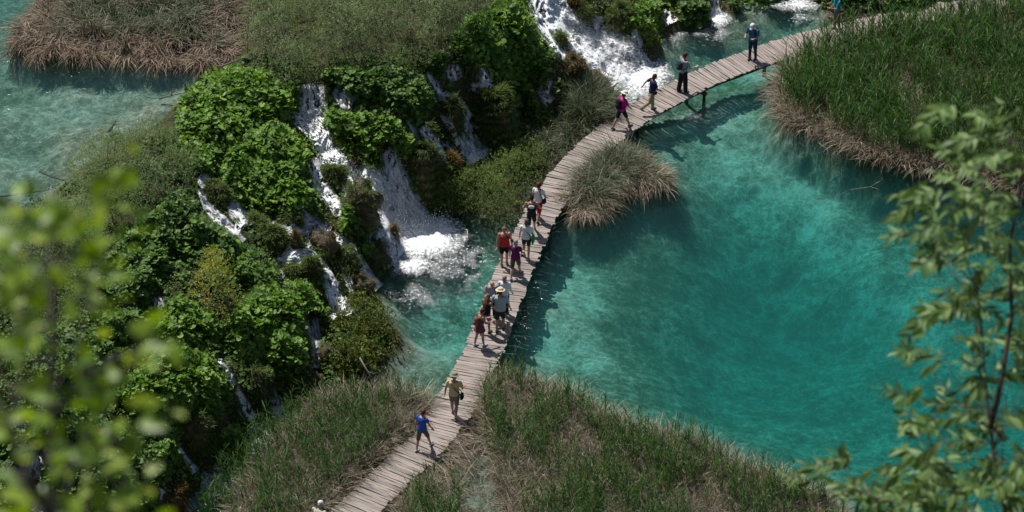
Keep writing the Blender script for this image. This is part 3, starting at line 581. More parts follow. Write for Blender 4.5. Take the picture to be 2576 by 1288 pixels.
# round, notched, wavy leaf in several versions
def round_leaf(seed):
    r_ = np.random.default_rng(seed); k = 9; a = np.linspace(.32, 2 * math.pi - .32, k); r = 1 + r_.normal(size=k) * .10; z = .16 + .16 * r_.normal(size=k)
    V = [(0, 0, 0)] + [(r[i] * math.cos(a[i]), r[i] * math.sin(a[i]), z[i]) for i in range(k)]
    return V, [[0, i, i + 1] for i in range(1, k)]
RL = [round_leaf(s) for s in range(6)]
WL = ([(0, 0, 0), (.45, .16, .05), (1, 0, -.05), (.45, -.16, .05)], [[0, 1, 2], [0, 2, 3]])     # small narrow leaf
EL = ([(0, 0, 0), (.3, .26, .06), (.7, .24, .05), (1, 0, -.06), (.7, -.24, .05), (.3, -.26, .06), (.5, 0, -.02)], [[6, 0, 1], [6, 1, 2], [6, 2, 3], [6, 3, 4], [6, 4, 5], [6, 5, 0]])
class Geo:
    def __init__(s): s.V = []; s.F = {}; s.n = 0
    def add(s, V, F, mi=0):
        V = np.asarray(V, float); F = np.asarray(F, int)
        s.V.append(V); s.F.setdefault((F.shape[1], mi), []).append(F + s.n); s.n += len(V)
    def build(s, name, mats, parent=None, smooth=False):
        ks = sorted(s.F); fs = [np.concatenate(s.F[k]) for k in ks]
        return mesh_np(name, np.concatenate(s.V), fs, mats, [np.full(len(f), k[1]) for k, f in zip(ks, fs)], smooth, parent)
def unit(v): return v / (np.linalg.norm(v, axis=-1, keepdims=True) + 1e-9)
def butterbur(poly, dens=1.0, size=1.0, hmax=.5, seed=1):
    """big round leaves growing up from the slope inside the outline seen from the camera"""
    q = np.asarray(poly, float); x, y = q[:, 0], q[:, 1]; area = abs(np.dot(x, np.roll(y, 1)) - np.dot(y, np.roll(x, 1))) / 2
    n = int(area / 17 * dens); uv = sample_poly(poly, n); uv[:, 1] += 22
    P = cast(uv); nj = n // 3; i_ = rng.integers(0, n, nj); j_ = rng.integers(0, n, nj); far = np.hypot(*(P[i_] - P[j_])[:, :2].T) < 3.2
    Pm = (P[i_] + P[j_])[far] / 2; Pm[:, 2] = hgt(Pm[:, 0], Pm[:, 1]); Pm = Pm[Pm[:, 2] > .15]; P = np.concatenate([P, Pm]); uv = proj(P); n = len(P); nm = grad(P); g = Geo()
    lump_ = .55 * domes(P[:, 0], P[:, 1], .75, seed) + .6 * sstep(.3, .7, fbm(P[:, 0] * 1.5, P[:, 1] * 1.5, 60 + seed, 3)); k = rng.random(n) ** .6
    edge = np.clip(sdist(uv - [0, 22], poly) / 26, .25, 1)
    H = (.18 + hmax * lump_) * edge
    pos = P + np.column_stack([rng.normal(size=n) * .06, rng.normal(size=n) * .06, H * k]) + nm * (.25 * H * k)[:, None]
    # outward lean from the lumps of the canopy
    e = .15; gl = lambda X, Y: fbm(X * 1.5, Y * 1.5, 60 + seed, 3)
    ln = np.column_stack([-(gl(P[:, 0] + e, P[:, 1]) - gl(P[:, 0] - e, P[:, 1])) / (2 * e), -(gl(P[:, 0], P[:, 1] + e) - gl(P[:, 0], P[:, 1] - e)) / (2 * e), np.zeros(n)]) * 1.1
    N = unit(np.array([[0, 0, .95]]) + nm * .45 + ln + rng.normal(size=(n, 3)) * .42); N[:, 2] = np.abs(N[:, 2])
    ok = dry_(pos); ok &= keep_main(pos); pos, N = pos[ok], N[ok]; n = len(pos)
    big = (.045 + .085 * rng.random(n) ** 1.3) * size * (1.0 + .35 * (rng.random(n) < .12)); Rm = basis(N, rng.uniform(0, 6.28, n)); w = rng.integers(0, 6, n)
    for i in range(6):
        s = w == i; V, F = inst(*RL[i], pos[s], Rm[s], big[s]); g.add(V, F, 0)
    return g
PATCH = [
 ('butterbur', [(440,262),(470,215),(520,172),(590,150),(660,158),(700,185),(748,205),(752,262),(735,292),(690,300),(640,315),(600,345),(560,372),(500,352),(455,315)], 'sunlit butterbur mound at the edge of the upper pool, left of the waterfall top'),
 ('butterbur', [(450,310),(510,350),(560,372),(545,420),(535,460),(500,440),(470,400),(445,350)], 'narrow strip of butterbur leaves beside the olive bush on the upper pool bank'),
 ('butterbur', [(538,430),(560,375),(610,330),(660,308),(715,300),(760,330),(772,365),(815,395),(800,420),(772,440),(798,500),(790,530),(745,548),(700,530),(650,545),(610,520),(555,478)], 'large bright butterbur mound directly left of the main waterfall'),
 ('butterbur', [(812,290),(835,262),(880,268),(930,262),(985,275),(1030,310),(1068,345),(1070,368),(1020,378),(970,385),(948,400),(925,392),(885,365),(850,345),(820,318)], 'thick butterbur mound between the two streams of the main waterfall'),
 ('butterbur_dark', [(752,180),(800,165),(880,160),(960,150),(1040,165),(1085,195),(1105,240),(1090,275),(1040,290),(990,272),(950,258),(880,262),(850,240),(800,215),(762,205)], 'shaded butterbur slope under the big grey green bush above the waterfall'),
 ('butterbur', [(1120,70),(1180,30),(1240,-10),(1320,-20),(1335,30),(1360,80),(1395,115),(1388,170),(1365,215),(1350,262),(1310,270),(1280,240),(1235,205),(1200,160),(1140,130)], 'tall butterbur bank left of the broad white cascade at the top'),
 ('butterbur_dark', [(1040,160),(1090,120),(1140,125),(1190,160),(1150,170),(1100,180),(1080,190)], 'small dark butterbur patch over the thin upper fall'),
 ('butterbur', [(848,528),(862,505),(900,494),(945,502),(958,540),(965,568),(930,572),(880,570),(855,560)], 'small bright butterbur cap on the dark rock in front of the main waterfall'),
 ('butterbur', [(898,612),(925,600),(960,618),(955,640),(920,642),(900,632)], 'little butterbur tuft low on the dark rock by the plunge pool'),
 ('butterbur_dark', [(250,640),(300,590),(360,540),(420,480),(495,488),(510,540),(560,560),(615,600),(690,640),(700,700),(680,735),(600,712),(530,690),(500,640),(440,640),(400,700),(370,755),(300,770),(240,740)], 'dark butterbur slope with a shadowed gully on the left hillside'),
 ('butterbur', [(560,560),(600,590),(640,640),(690,650),(702,700),(660,720),(610,690),(570,640),(545,600)], 'butterbur strip beside the narrow left cascade'),
 ('butterbur', [(355,820),(400,770),(450,735),(520,760),(560,800),(545,850),(500,870),(430,868),(370,850)], 'butterbur patch behind the pale yellow shrub on the lower slope'),
 ('butterbur', [(560,800),(600,740),(640,705),(700,690),(770,700),(822,735),(822,795),(770,815),(782,880),(770,930),(710,950),(660,925),(610,900),(560,860)], 'broad butterbur mound above the two thin lower falls'),
 ('butterbur', [(270,975),(330,920),(400,870),(470,868),(530,880),(565,930),(585,985),(560,1010),(530,1040),(480,1050),(440,1090),(380,1090),(320,1040),(280,1010)], 'big butterbur mound low on the left hillside'),
 ('butterbur', [(370,1100),(440,1085),(450,1130),(430,1170),(405,1205),(370,1180)], 'drooping butterbur clump at the foot of the left hillside'),
 ('butterbur', [(1565,5),(1600,-15),(1690,-15),(1690,30),(1662,60),(1660,85),(1630,100),(1600,80),(1572,45)], 'butterbur mound between the broad cascade and the small top falls'),
 ('butterbur_dark', [(1695,-10),(1790,-15),(1790,30),(1760,48),(1715,40)], 'dark leafy bank between the two small falls at the top'),
 ('butterbur_dark', [(1830,-20),(2000,-30),(2000,-5),(1930,5),(1840,5)], 'shaded leafy bank at the top edge, right of the small round fall'),
 ('butterbur_dark', [(1930,-30),(2080,-40),(2500,-60),(2330,2),(2200,22),(2120,20),(2060,-5)], 'dark leafy bank behind the far end of the boardwalk'),
 ('butterbur', [(530,1090),(590,1040),(615,1090),(600,1140),(560,1150)], 'low butterbur fringe beside the stream, under the thin lower falls'),
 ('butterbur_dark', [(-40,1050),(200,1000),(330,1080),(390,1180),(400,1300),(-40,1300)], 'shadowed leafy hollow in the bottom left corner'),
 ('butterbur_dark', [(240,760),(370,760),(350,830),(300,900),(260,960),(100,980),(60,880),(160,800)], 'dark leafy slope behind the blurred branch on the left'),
]
for i, (mk, poly, lab) in enumerate(PATCH):
    g = butterbur(poly, 1.0 if i < 20 else .7, seed=i); tag(g.build('butterbur_patch', M[mk]), lab, 'leafy plant', 'leafy plant patches on the waterfall slope')

def shrub(poly, label, mk='willow', H=1.6, dens=1.0, leaf=.085, seed=0, shift=30, tmpl=WL, spread=1.0, dome=1.5, group='bushes around the falls'):
    q = np.asarray(poly, float); x, y = q[:, 0], q[:, 1]; area = abs(np.dot(x, np.roll(y, 1)) - np.dot(y, np.roll(x, 1))) / 2
    nt_ = int(area / 26 * dens); uv = sample_poly(poly, nt_); uv = uv[sdist(uv, poly) > rng.random(nt_) ** 2 * 34]; nt_ = len(uv); ed = np.clip(sdist(uv, poly) / 55, .12, 1); uv2 = uv.copy(); uv2[:, 1] += shift
    P = cast(uv2); P[:, 2] = np.maximum(P[:, 2], 0); lum = fbm(P[:, 0] * .9, P[:, 1] * .9, 200 + seed, 4); dm_ = domes(P[:, 0], P[:, 1], dome, seed); H_ = H * (.12 + 1.15 * dm_ + .3 * sstep(.25, .75, lum)) * ed ** .5
    keep = (dm_ > .3) | (rng.random(nt_) < .45); P, H_ = P[keep], H_[keep]; nt_ = len(P); k = rng.random(nt_) ** .35; P[:, 2] += H_ * k; P += rng.normal(size=P.shape) * .08
    d = unit(np.column_stack([rng.normal(size=nt_) * .6 * spread, rng.normal(size=nt_) * .6 * spread, np.full(nt_, .75)])); Lt = rng.uniform(.18, .42, nt_); g = Geo()
    NL = 7; t = (np.arange(NL) + .6) / NL
    pos = (P[:, None] + d[:, None] * (t[None, :, None] * Lt[:, None, None])).reshape(-1, 3); m_ = len(pos); dd = np.repeat(d, NL, 0)
    ax = unit(dd * .5 + rng.normal(size=(m_, 3)) * .62); N = unit(np.cross(ax, rng.normal(size=(m_, 3)))); N *= np.where(N[:, 2:3] < 0, -1, 1); Y = np.cross(N, ax)
    Rm = np.stack([ax, Y, N], 2); V, F = inst(*tmpl, pos, Rm, leaf * rng.uniform(.6, 1.35, m_)); g.add(V, F)
    root = tag(empty('bush', tuple(P.mean(0) * [1, 1, 0] + [0, 0, float(hgt(P[:, 0].mean(keepdims=True), P[:, 1].mean(keepdims=True))[0])])), label, 'bush', group)
    ob = g.build('foliage', M[mk], root); ob.location = -Vector(root.location)
    # stems: a few woody limbs forking up from the ground
    g2 = Geo(); ks = rng.choice(nt_, min(nt_, max(14, nt_ // 45)), replace=False)
    for j in ks:
        top = P[j]; b = top + np.array([rng.normal() * .3, rng.normal() * .3, 0]); b[2] = float(hgt(b[:1], b[1:2])[0]) - .05; tube(g2, [b, b * .45 + top * .55 + rng.normal(size=3) * .08, top + d[j] * .25], [.022, .014, .005])
    o2 = g2.build('stem', M['bark_grey'], root); o2.location = -Vector(root.location); return root
def tube(g, pts, rad, k=5, mi=0, cap=True):
    pts = [np.asarray(p, float) for p in pts]; V = []
    for i, p in enumerate(pts):
        t = unit(pts[min(i + 1, len(pts) - 1)] - pts[max(i - 1, 0)]); a = np.array([0, 0, 1.]) if abs(t[2]) < .9 else np.array([1., 0, 0]); u_ = unit(np.cross(t, a)); v_ = np.cross(t, u_)
        for j in range(k): an = 2 * math.pi * j / k; V.append(p + (u_ * math.cos(an) + v_ * math.sin(an)) * rad[i])
    F = [[i * k + j, i * k + (j + 1) % k, (i + 1) * k + (j + 1) % k, (i + 1) * k + j] for i in range(len(pts) - 1) for j in range(k)]
    n0 = g.n; g.add(V, F, mi)
    if cap: g.F.setdefault((k, mi), []).append(np.array([[n0 + j for j in range(k)][::-1], [n0 + (len(pts) - 1) * k + j for j in range(k)]]))
shrub([(600,10),(640,-50),(1230,-60),(1240,30),(1180,90),(1130,130),(1040,170),(960,150),(880,140),(800,175),(760,205),(720,200),(680,150),(630,120),(598,80)], 'very large grey green bush spread along the ridge above the waterfalls', H=1.7, seed=1, shift=45, dens=1.6, dome=1.8, leaf=.08)
shrub([(165,400),(240,350),(300,335),(360,310),(430,318),(460,360),(500,400),(520,440),(480,480),(420,485),(360,520),(300,560),(220,560),(180,500)], 'olive green bush on the near bank of the upper pool', H=1.3, seed=2, shift=34, dens=1.5, dome=1.4, leaf=.08)
shrub([(-40,540),(100,530),(200,500),(300,560),(260,640),(240,720),(200,780),(60,820),(-40,800)], 'dark olive bush at the left edge behind the blurred branch', H=1.3, seed=3, shift=34, dens=1.3)
shrub([(1095,480),(1120,440),(1180,440),(1210,420),(1260,400),(1290,350),(1340,350),(1395,385),(1380,420),(1370,460),(1330,500),(1310,540),(1270,580),(1230,575),(1190,570),(1130,545),(1100,520)], 'rounded green bush growing right against the middle of the boardwalk', mk='willow_fresh', H=1.1, seed=4, shift=24, dens=1.7, dome=1.1, leaf=.075)
shrub([(1335,300),(1370,280),(1410,290),(1415,330),(1380,350),(1340,340)], 'small green bush beside the sedge tussock at the foot of the broad cascade', mk='willow_fresh', H=.6, seed=5, shift=16)
shrub([(820,800),(850,760),(900,725),(950,745),(985,790),(1005,850),(985,880),(950,905),(930,960),(860,950),(820,925),(840,870)], 'low mixed herbs and shrubs covering the islet below the falls', mk='herb', H=.32, dome=.8, seed=6, shift=14, tmpl=EL, leaf=.09, dens=1.0, group='low plants on the tufa')
shrub([(480,745),(500,690),(530,640),(545,608),(552,640),(560,680),(570,640),(590,700),(600,760),(580,790),(520,795)], 'pale yellow green upright shrub standing alone among the butterbur', mk='yellow_leaf', H=1.5, seed=7, shift=30, leaf=.08, dens=1.1, dome=.7)
shrub([(615,640),(650,625),(700,650),(705,700),(670,725),(625,690)], 'small dark green shrub by the narrow left cascade', mk='willow', H=.5, seed=8, shift=12)
shrub([(1645,50),(1660,90),(1640,110),(1600,95),(1575,60),(1600,40)], 'scrubby herbs hanging over the right side of the broad cascade', mk='herb', H=.4, seed=9, shift=12, tmpl=EL, leaf=.08, group='low plants on the tufa')
shrub([(840,640),(880,650),(900,690),(880,720),(850,700),(830,670)], 'scrubby herbs on the orange tufa between the middle streamlets', mk='herb', H=.35, seed=10, shift=10, tmpl=EL, leaf=.07, group='low plants on the tufa')
shrub([(930,940),(985,925),(1000,955),(985,985),(940,965)], 'leafy yellowish twig spray reaching from the islet over the water', mk='herb', H=.25, seed=11, shift=8, tmpl=EL, leaf=.07, dens=.6, group='low plants on the tufa')

# ------------------------------------------------------------------ blades
def blades(base, az, L, lean, bend, wid_, segs=4):
    n = len(base); ds = L / segs; P = [base]; th0 = lean
    for k in range(segs):
        th = lean + bend * (k + .5) / segs; P.append(P[-1] + (ds * np.sin(th))[:, None] * np.column_stack([np.cos(az), np.sin(az), np.zeros(n)]) + np.column_stack([np.zeros(n), np.zeros(n), ds * np.cos(th)]))
    P = np.stack(P, 1); tp = np.interp(np.linspace(0, 1, segs + 1), [0, .4, .8, 1], [.8, 1, .6, .05]); tw = rng.normal(size=n) * .5
    wv = np.column_stack([-np.sin(az + tw), np.cos(az + tw), rng.normal(size=n) * .3]) * wid_[:, None] / 2
    V = np.stack([P - wv[:, None] * tp[None, :, None], P + wv[:, None] * tp[None, :, None]], 2).reshape(-1, 3); k2 = (segs + 1) * 2
    T = np.array([[2 * i, 2 * i + 1, 2 * i + 3, 2 * i + 2] for i in range(segs)]); F = (T[None] + (np.arange(n) * k2)[:, None, None]).reshape(-1, 4); return V, F
def wpoly_sample(poly, z, n): return sample_poly(w2(poly, z), n)
def ground_pts(xy): return np.column_stack([xy, np.maximum(hgt(xy[:, 0], xy[:, 1]), -.3) - .03])
def off_deck(xy, gap=.12):
    d = np.full(len(xy), 9.)
    for x in np.arange(0, DL, .4):
        p, t, wd = deck_at(x); d = np.minimum(d, np.hypot(*(xy - p).T) - wd / 2)
    return d > gap
def add_reeds(g, xy, H=(1.0, 1.6), mi=0, w=.03, nleaf=8):
    b = ground_pts(xy); n = len(b); h = rng.uniform(*H, n); az = rng.uniform(0, 6.28, n); ln = rng.uniform(0, .16, n); bd = rng.uniform(-.05, .2, n)
    V, F = blades(b, az, h, ln, bd, np.full(n, .014), 3); g.add(V, F, mi)
    for k in range(nleaf):
        t = .25 + .75 * (k + rng.random(n)) / nleaf; th = ln + bd * t * .5
        p = b + (h * t)[:, None] * np.column_stack([np.sin(th) * np.cos(az), np.sin(th) * np.sin(az), np.cos(th)])
        a2 = rng.uniform(0, 6.28, n) * .8 + .5; V, F = blades(p, a2, h * rng.uniform(.2, .36, n), rng.uniform(.2, .8, n), rng.uniform(.1, 1.0, n), np.full(n, w) * rng.uniform(.6, 1.2, n), 3); g.add(V, F, mi)
def add_straw(g, xy, mi=1, L=(.4, 1.0), up_=.35, z=(0, .35), w=.016, az=None, azs=9):
    b = ground_pts(xy); n = len(b); b[:, 2] = np.maximum(b[:, 2], 0) + rng.uniform(*z, n); a = rng.uniform(0, 6.28, n) if az is None else az + rng.normal(size=n) * azs
    V, F = blades(b, a, rng.uniform(*L, n), rng.uniform(.5, 1.5, n) * (1 - up_) + up_ * rng.uniform(0, .7, n), rng.uniform(0, 1.2, n), np.full(n, w) * rng.uniform(.6, 1.3, n), 3); g.add(V, F, mi)
def outward(xy, poly, z, k=.3):
    q = w2(poly, z); e = .3; gx_ = sdist(xy + [e, 0], q) - sdist(xy - [e, 0], q); gy_ = sdist(xy + [0, e], q) - sdist(xy - [0, e], q); return np.arctan2(-gy_, -gx_), sdist(xy, q)
def bed_(poly, name, label, nr, ns, fringe, z=0., H=(1.0, 1.6), sedge=0, nmask=.0, lsize=.03):
    g = Geo(); xy = wpoly_sample(poly, z, nr); xy = xy[off_deck(xy, .1)]; xy = xy[hgt(xy[:, 0], xy[:, 1]) > -.25]; cl = fbm(xy[:, 0] * .9, xy[:, 1] * .9, 91, 4); xy = xy[(cl + rng.random(len(xy)) * .25 - .12) > nmask]
    az, dd = outward(xy, poly, z); keep = dd > rng.random(len(dd)) * .5; add_reeds(g, xy[keep], H, 0, lsize)
    xy = wpoly_sample(poly, z, ns); xy = xy[off_deck(xy, -.05)]; xy = xy[(hgt(xy[:, 0], xy[:, 1]) > -.12) | (rng.random(len(xy)) < .12)]; add_straw(g, xy, 1)
    xy = wpoly_sample(poly, z, ns * 2); az, dd = outward(xy, poly, z); s = (dd < .9) & off_deck(xy, .05); xy = xy[s][:fringe]; az = az[s][:fringe]
    b = ground_pts(xy); n = len(b); b[:, 2] = np.maximum(b[:, 2], 0) + rng.uniform(0, .3, n)
    V, F = blades(b, az + rng.normal(size=n) * .45, rng.uniform(.5, 1.25, n), rng.uniform(.5, 1.2, n), rng.uniform(.5, 1.5, n), np.full(n, .016), 4); g.add(V, F, 1)
    if sedge:
        xy = wpoly_sample(poly, z, sedge); az, dd = outward(xy, poly, z); xy = xy[off_deck(xy, .1)]; xy = xy[hgt(xy[:, 0], xy[:, 1]) > -.1]; b = ground_pts(xy); n = len(b)
        V, F = blades(b, rng.uniform(0, 6.28, n), rng.uniform(.6, 1.2, n), rng.uniform(.0, .4, n), rng.uniform(.4, 1.9, n), np.full(n, .015), 4); g.add(V, F, 2)
    return tag(g.build(name, [M['reed'], M['straw'], M['sedge']]), label, 'reeds', 'reed beds along the lower lake', 'stuff')
bed_(REED_R, 'reed_bed', 'broad green reed bed with a straw fringe, right of the boardwalk', 11000, 38000, 6500, H=(1.0, 1.8), nmask=.36, lsize=.034)
bed_(REED_B, 'reed_bed', 'reed bed mixed with dead straw along the near shore of the turquoise lake', 3300, 40000, 4500, H=(.8, 1.6), sedge=18000, nmask=.46, lsize=.03)
bed_(REED_L, 'reed_bed', 'thin reeds and straw on the left side of the near boardwalk end', 1150, 18000, 2000, H=(.7, 1.4), sedge=10000, nmask=.46, lsize=.03)
g = Geo(); xy = wpoly_sample([(500,1290),(560,1190),(640,1110),(740,1040),(820,1010),(790,1060),(700,1150),(640,1230),(610,1300)], 0, 260); add_reeds(g, xy, (.7, 1.5)); tag(g.build('reeds', [M['reed']]), 'sparse single reeds standing in the sparkling stream at the lower left', 'reeds', kind='stuff')
def tussock(poly, z, label, n, L, mk=('sedge', 'straw'), bendr=(.9, 2.1), dry=.5, w=.018, stuff=False, name='sedge_tussock', out=.55, leanr=(.05, .7)):
    g = Geo(); nT = max(20, n // 55); tc = wpoly_sample(poly, z, nT); ti = rng.integers(0, nT, n); xy = tc[ti] + rng.normal(size=(n, 2)) * .09; tv = rng.normal(size=(nT, 4)); kk = off_deck(xy, .02); xy = xy[kk]; ti = ti[kk]; az, dd = outward(tc[ti], poly, z); b = ground_pts(xy); m_ = len(b); dm = dd.max()
    near = 1 - np.clip(dd / (dm * .7), 0, 1); dr = rng.random(m_) < dry * (.35 + near)
    dr = rng.random(m_) < np.clip(dry * (.35 + near) + tv[ti, 3] * .18, 0, 1); a = np.where(rng.random(m_) < out + near * .4, az + tv[ti, 0] * .55 + rng.normal(size=m_) * .45, rng.uniform(0, 6.28, m_)); Ls = 1 + .22 * tv[ti, 1]; lb = .22 * tv[ti, 2]
    for s, mi in ((~dr, 0), (dr, 1)):
        k = s.sum()
        if k == 0: continue
        V, F = blades(b[s], a[s], rng.uniform(*L, k) * (1 - .25 * mi) * Ls[s], rng.uniform(*leanr, k) + near[s] * .3 + .25 * mi + lb[s], rng.uniform(*bendr, k), np.full(k, w) * rng.uniform(.6, 1.3, k), 5); g.add(V, F, mi)
    return tag(g.build(name, [M[mk[0]], M[mk[1]]]), label, 'sedge', 'sedge tussocks in the water', 'stuff' if stuff else None)
SED_B = [(1425,525),(1440,450),(1490,415),(1560,390),(1600,395),(1640,430),(1680,465),(1640,475),(1590,472),(1545,490),(1510,530),(1460,548)]
tussock(SED_B, 0, 'big arching sedge tussock with straw skirt standing in the lake beside the boardwalk', 12000, (.65, 1.35), dry=1.0, bendr=(.9, 2.4), leanr=(.0, .8))
tussock([(1420,330),(1430,260),(1480,235),(1545,255),(1560,280),(1530,300),(1480,335),(1445,345)], .2, 'grey green sedge tussock between the boardwalk and the broad cascade', 5200, (.7, 1.3), dry=.3, bendr=(.5, 1.6))
tussock([(30,125),(60,150),(130,150),(250,152),(380,158),(480,170),(560,165),(608,145),(640,60),(620,-60),(300,-90),(120,-40),(60,60)], ZU, 'wide island of drooping brown sedge in the upper pool at the top left', 30000, (.55, 1.25), mk=('sedge', 'straw_dark'), dry=1.15, bendr=(1.0, 2.3), stuff=True, name='sedge_island', out=.4, w=.022)
tussock([(1340,360),(1400,340),(1450,345),(1430,380),(1395,400),(1370,390)], .15, 'low dry grass between the bush and the bend of the boardwalk', 1800, (.4, .8), dry=.5)
tussock([(2090,30),(2150,15),(2230,12),(2200,45),(2120,60)], .1, 'dry straw heap on the bank behind the person in turquoise', 1200, (.4, .8), dry=.9)

# ------------------------------------------------------------------ mossy tufa mounds
ico = None
def mound(u, v, ru, rv, label, moss='moss', nb=900, rise=1.0, hang=.22):
    """(u, v): centre of its face as seen; ru, rv: half sizes in the same units"""
    c = cast([[u, v]])[0]; rx = ru / 71; rz = rv / 58 * rise; ry = rx * .8; c = c + np.array([0, ry * .45, -rz * .05])
    nu, nv = 22, 12; th = np.linspace(0, 2 * math.pi, nu + 1)[:-1]; ph = np.linspace(-.45 * math.pi, .5 * math.pi, nv)
    T, P_ = np.meshgrid(th, ph); X = np.cos(P_) ** .7 * np.cos(T); Y = np.cos(P_) ** .7 * np.sin(T); Z = np.sin(P_)
    k = 1 + (fbm(X * 2.2 + u, Y * 2.2 + Z * 2 + v, 7, 4) - .5) * .95
    V = np.stack([c[0] + X * rx * k, c[1] + Y * ry * k, c[2] + Z * rz * k], -1).reshape(-1, 3)
    I = np.arange(nu * nv).reshape(nv, nu); F = np.stack([I[:-1], np.roll(I, -1, 1)[:-1], np.roll(I, -1, 1)[1:], I[1:]], -1).reshape(-1, 4)
    o = mesh_np('mossy_rock', V, [F], M['tufa'], smooth=True); tag(o, label, 'rock', 'mossy tufa mounds in the falls')
    nb = max(1000, int(nb * 2.4)); i = rng.integers(nu, len(V), nb); j = rng.random((nb, 1)); nrm = unit((V[i] - c) / np.array([rx, ry, rz])); b = V[i] + rng.normal(size=(nb, 3)) * .04
    az = np.arctan2(nrm[:, 1], nrm[:, 0]) + rng.normal(size=nb) * .5; V2, F2 = blades(b, az, rng.uniform(.5, 1.3, nb) * hang, .3 + .5 * np.arccos(np.clip(nrm[:, 2], -1, 1)), rng.uniform(.8, 1.8, nb), np.full(nb, .02), 3)
    mesh_np('moss', V2, [F2], M[moss], parent=o)
m, n, o_ = mat('tufa'); f_ = noise_(n, objco(n), 3.5, 5, .65); b_ = nd(n, 'ShaderNodeBsdfPrincipled')
n.links.new(ramp(n, [(.3, (.025, .026, .012)), (.5, (.06, .05, .022)), (.72, (.22, .13, .055))], f_).outputs[0], b_.inputs['Base Color']); b_.inputs['Roughness'].default_value = .5
bp_ = nd(n, 'ShaderNodeBump'); bp_.inputs['Distance'].default_value = .08; n.links.new(noise_(n, objco(n), 12, 5, .6), bp_.inputs['Height']); n.links.new(bp_.outputs[0], b_.inputs['Normal']); n.links.new(b_.outputs[0], o_.inputs[0]); M['tufa'] = m
mound(1245,300,44,66,'tall dome of dark green moss split by the thin upper fall', nb=3000, hang=.3)
mound(1140,300,22,40,'narrow mossy hump between two strands of the upper fall', nb=900)
mound(1195,192,15,26,'small mossy hump in the topmost thin fall', nb=400)
mound(1440,180,42,30,'rust brown mossy rock at the left foot of the broad cascade', 'moss_rust', nb=1200, hang=.12)
mound(1500,212,26,20,'orange mossy rock just above the grey green sedge tussock', 'moss_rust', nb=600, hang=.12)
mound(1410,115,20,26,'round green mossy boulder beside the broad cascade', nb=600)
mound(842,458,25,32,'mossy rock parting the main waterfall from its left branch', 'moss', nb=1100)
mound(1132,420,24,24,'mossy rock at the bottom of the upper fall', 'moss_rust', nb=600)
mound(1468,42,22,16,'green tuft rock inside the broad cascade near the top', nb=500)
mound(1440,12,20,20,'straw coloured grassy rock at the top of the broad cascade','moss_rust', nb=400)
mound(1560,60,42,36,'grassy rock ledge on the right of the broad cascade', 'moss', nb=1500, hang=.3)
mound(640,575,26,22,'small grassy rock under the left butterbur mound', nb=600, hang=.2)
mound(728,560,26,20,'dark mossy bump framed by two thin streamlets', nb=700)
mound(685,615,34,32,'pale grassy hummock above the white ledge pool', 'moss', nb=1300, hang=.25)
mound(742,620,16,30,'orange tufa knob beside the hummock of pale grass', 'moss_rust', nb=300, hang=.08)
mound(810,625,42,28,'bare orange tufa hump in the middle of the slope', 'moss_rust', nb=400, hang=.06)
mound(862,665,34,32,'brown mossy hump right of the bare orange tufa', 'moss', nb=700)
mound(735,700,24,24,'dark mossy mound below the white ledge pool', nb=700)
mound(782,700,28,42,'tall dark mossy mound between the two lower streams', nb=1300)
mound(540,500,30,28,'grassy rock between the two left streamlets','moss', nb=800)
mound(905,535,50,60,'dark wet rock under the small bright butterbur cap', 'moss', nb=900, rise=1.0, hang=.18)
mound(940,650,40,40,'dark rock overhanging the plunge pool', 'moss', nb=700, hang=.15)
mound(990,600,14,30,'orange wet ledge at the right side of the dark rock', 'moss_rust', nb=150, hang=.06)
mound(910,735,34,28,'orange crusted tufa at the head of the islet', 'moss_rust', nb=300, hang=.06)
mound(825,915,26,34,'bare brown tufa rock face at the left of the islet', 'moss_rust', nb=150, hang=.05)
mound(640,980,34,44,'dark mossy face between the two thin lower falls', nb=900)
mound(480,1110,40,50,'shaded mossy face below the big lower butterbur mound', nb=900)
mound(430,1265,34,24,'orange mossy rock at the bottom edge of the slope', 'moss_rust', nb=600)
mound(890,405,20,14,'small orange grassy rock in the main stream', 'moss_rust', nb=300)
mound(1065,440,40,70,'dark mossy cliff right of the main waterfall', 'moss', nb=1800, hang=.28)

# ------------------------------------------------------------------ low growth over the whole slope
SLOPE = [(-20,560),(200,450),(330,370),(440,325),(480,270),(560,195),(640,130),(700,150),(1240,130),(1340,-10),(1400,100),(1430,250),(1330,340),(1230,400),(1100,560),(1000,640),(960,720),(1010,850),(980,960),(830,975),(700,1010),(640,1070),(500,1200),(430,1320),(-20,1320)]
SLOPE2 = [(1420,-20),(1560,-20),(2100,-20),(2400,-20),(2200,30),(2080,30),(1960,5),(1850,5),(1700,60),(1660,110),(1560,110),(1460,40)]
SLOPE3 = [(1100,470),(1290,350),(1420,240),(1560,240),(1500,330),(1400,420),(1330,520),(1240,590),(1130,560)]
g = Geo()
for poly, n in ((SLOPE, 80000), (SLOPE2, 9000), (SLOPE3, 9000)):
    P = cast(sample_poly(poly, n)); thin = fbm(P[:, 0] * 1.4, P[:, 1] * 1.4 + P[:, 2] * 1.4, 301, 3) + rng.random(n) * .2; P = P[(P[:, 2] > .08) & (thin > .47) & dry_(P)]; n = len(P); nm = grad(P); az = np.arctan2(nm[:, 1], nm[:, 0]) + rng.normal(size=n) * .8; h = n // 2
    V, F = blades(P[:h], az[:h], rng.uniform(.10, .34, h), rng.uniform(.2, 1.2, h), rng.uniform(.4, 1.8, h), np.full(h, .022), 3); g.add(V, F, 0)
    q = P[h:] + nm[h:] * rng.uniform(.02, .2, n - h)[:, None]; N = unit(nm[h:] * .6 + [0, 0, .6] + rng.normal(size=(n - h, 3)) * .5); V, F = inst(*EL, q, basis(N, rng.uniform(0, 6.28, n - h)), rng.uniform(.05, .13, n - h)); g.add(V, F, 1)
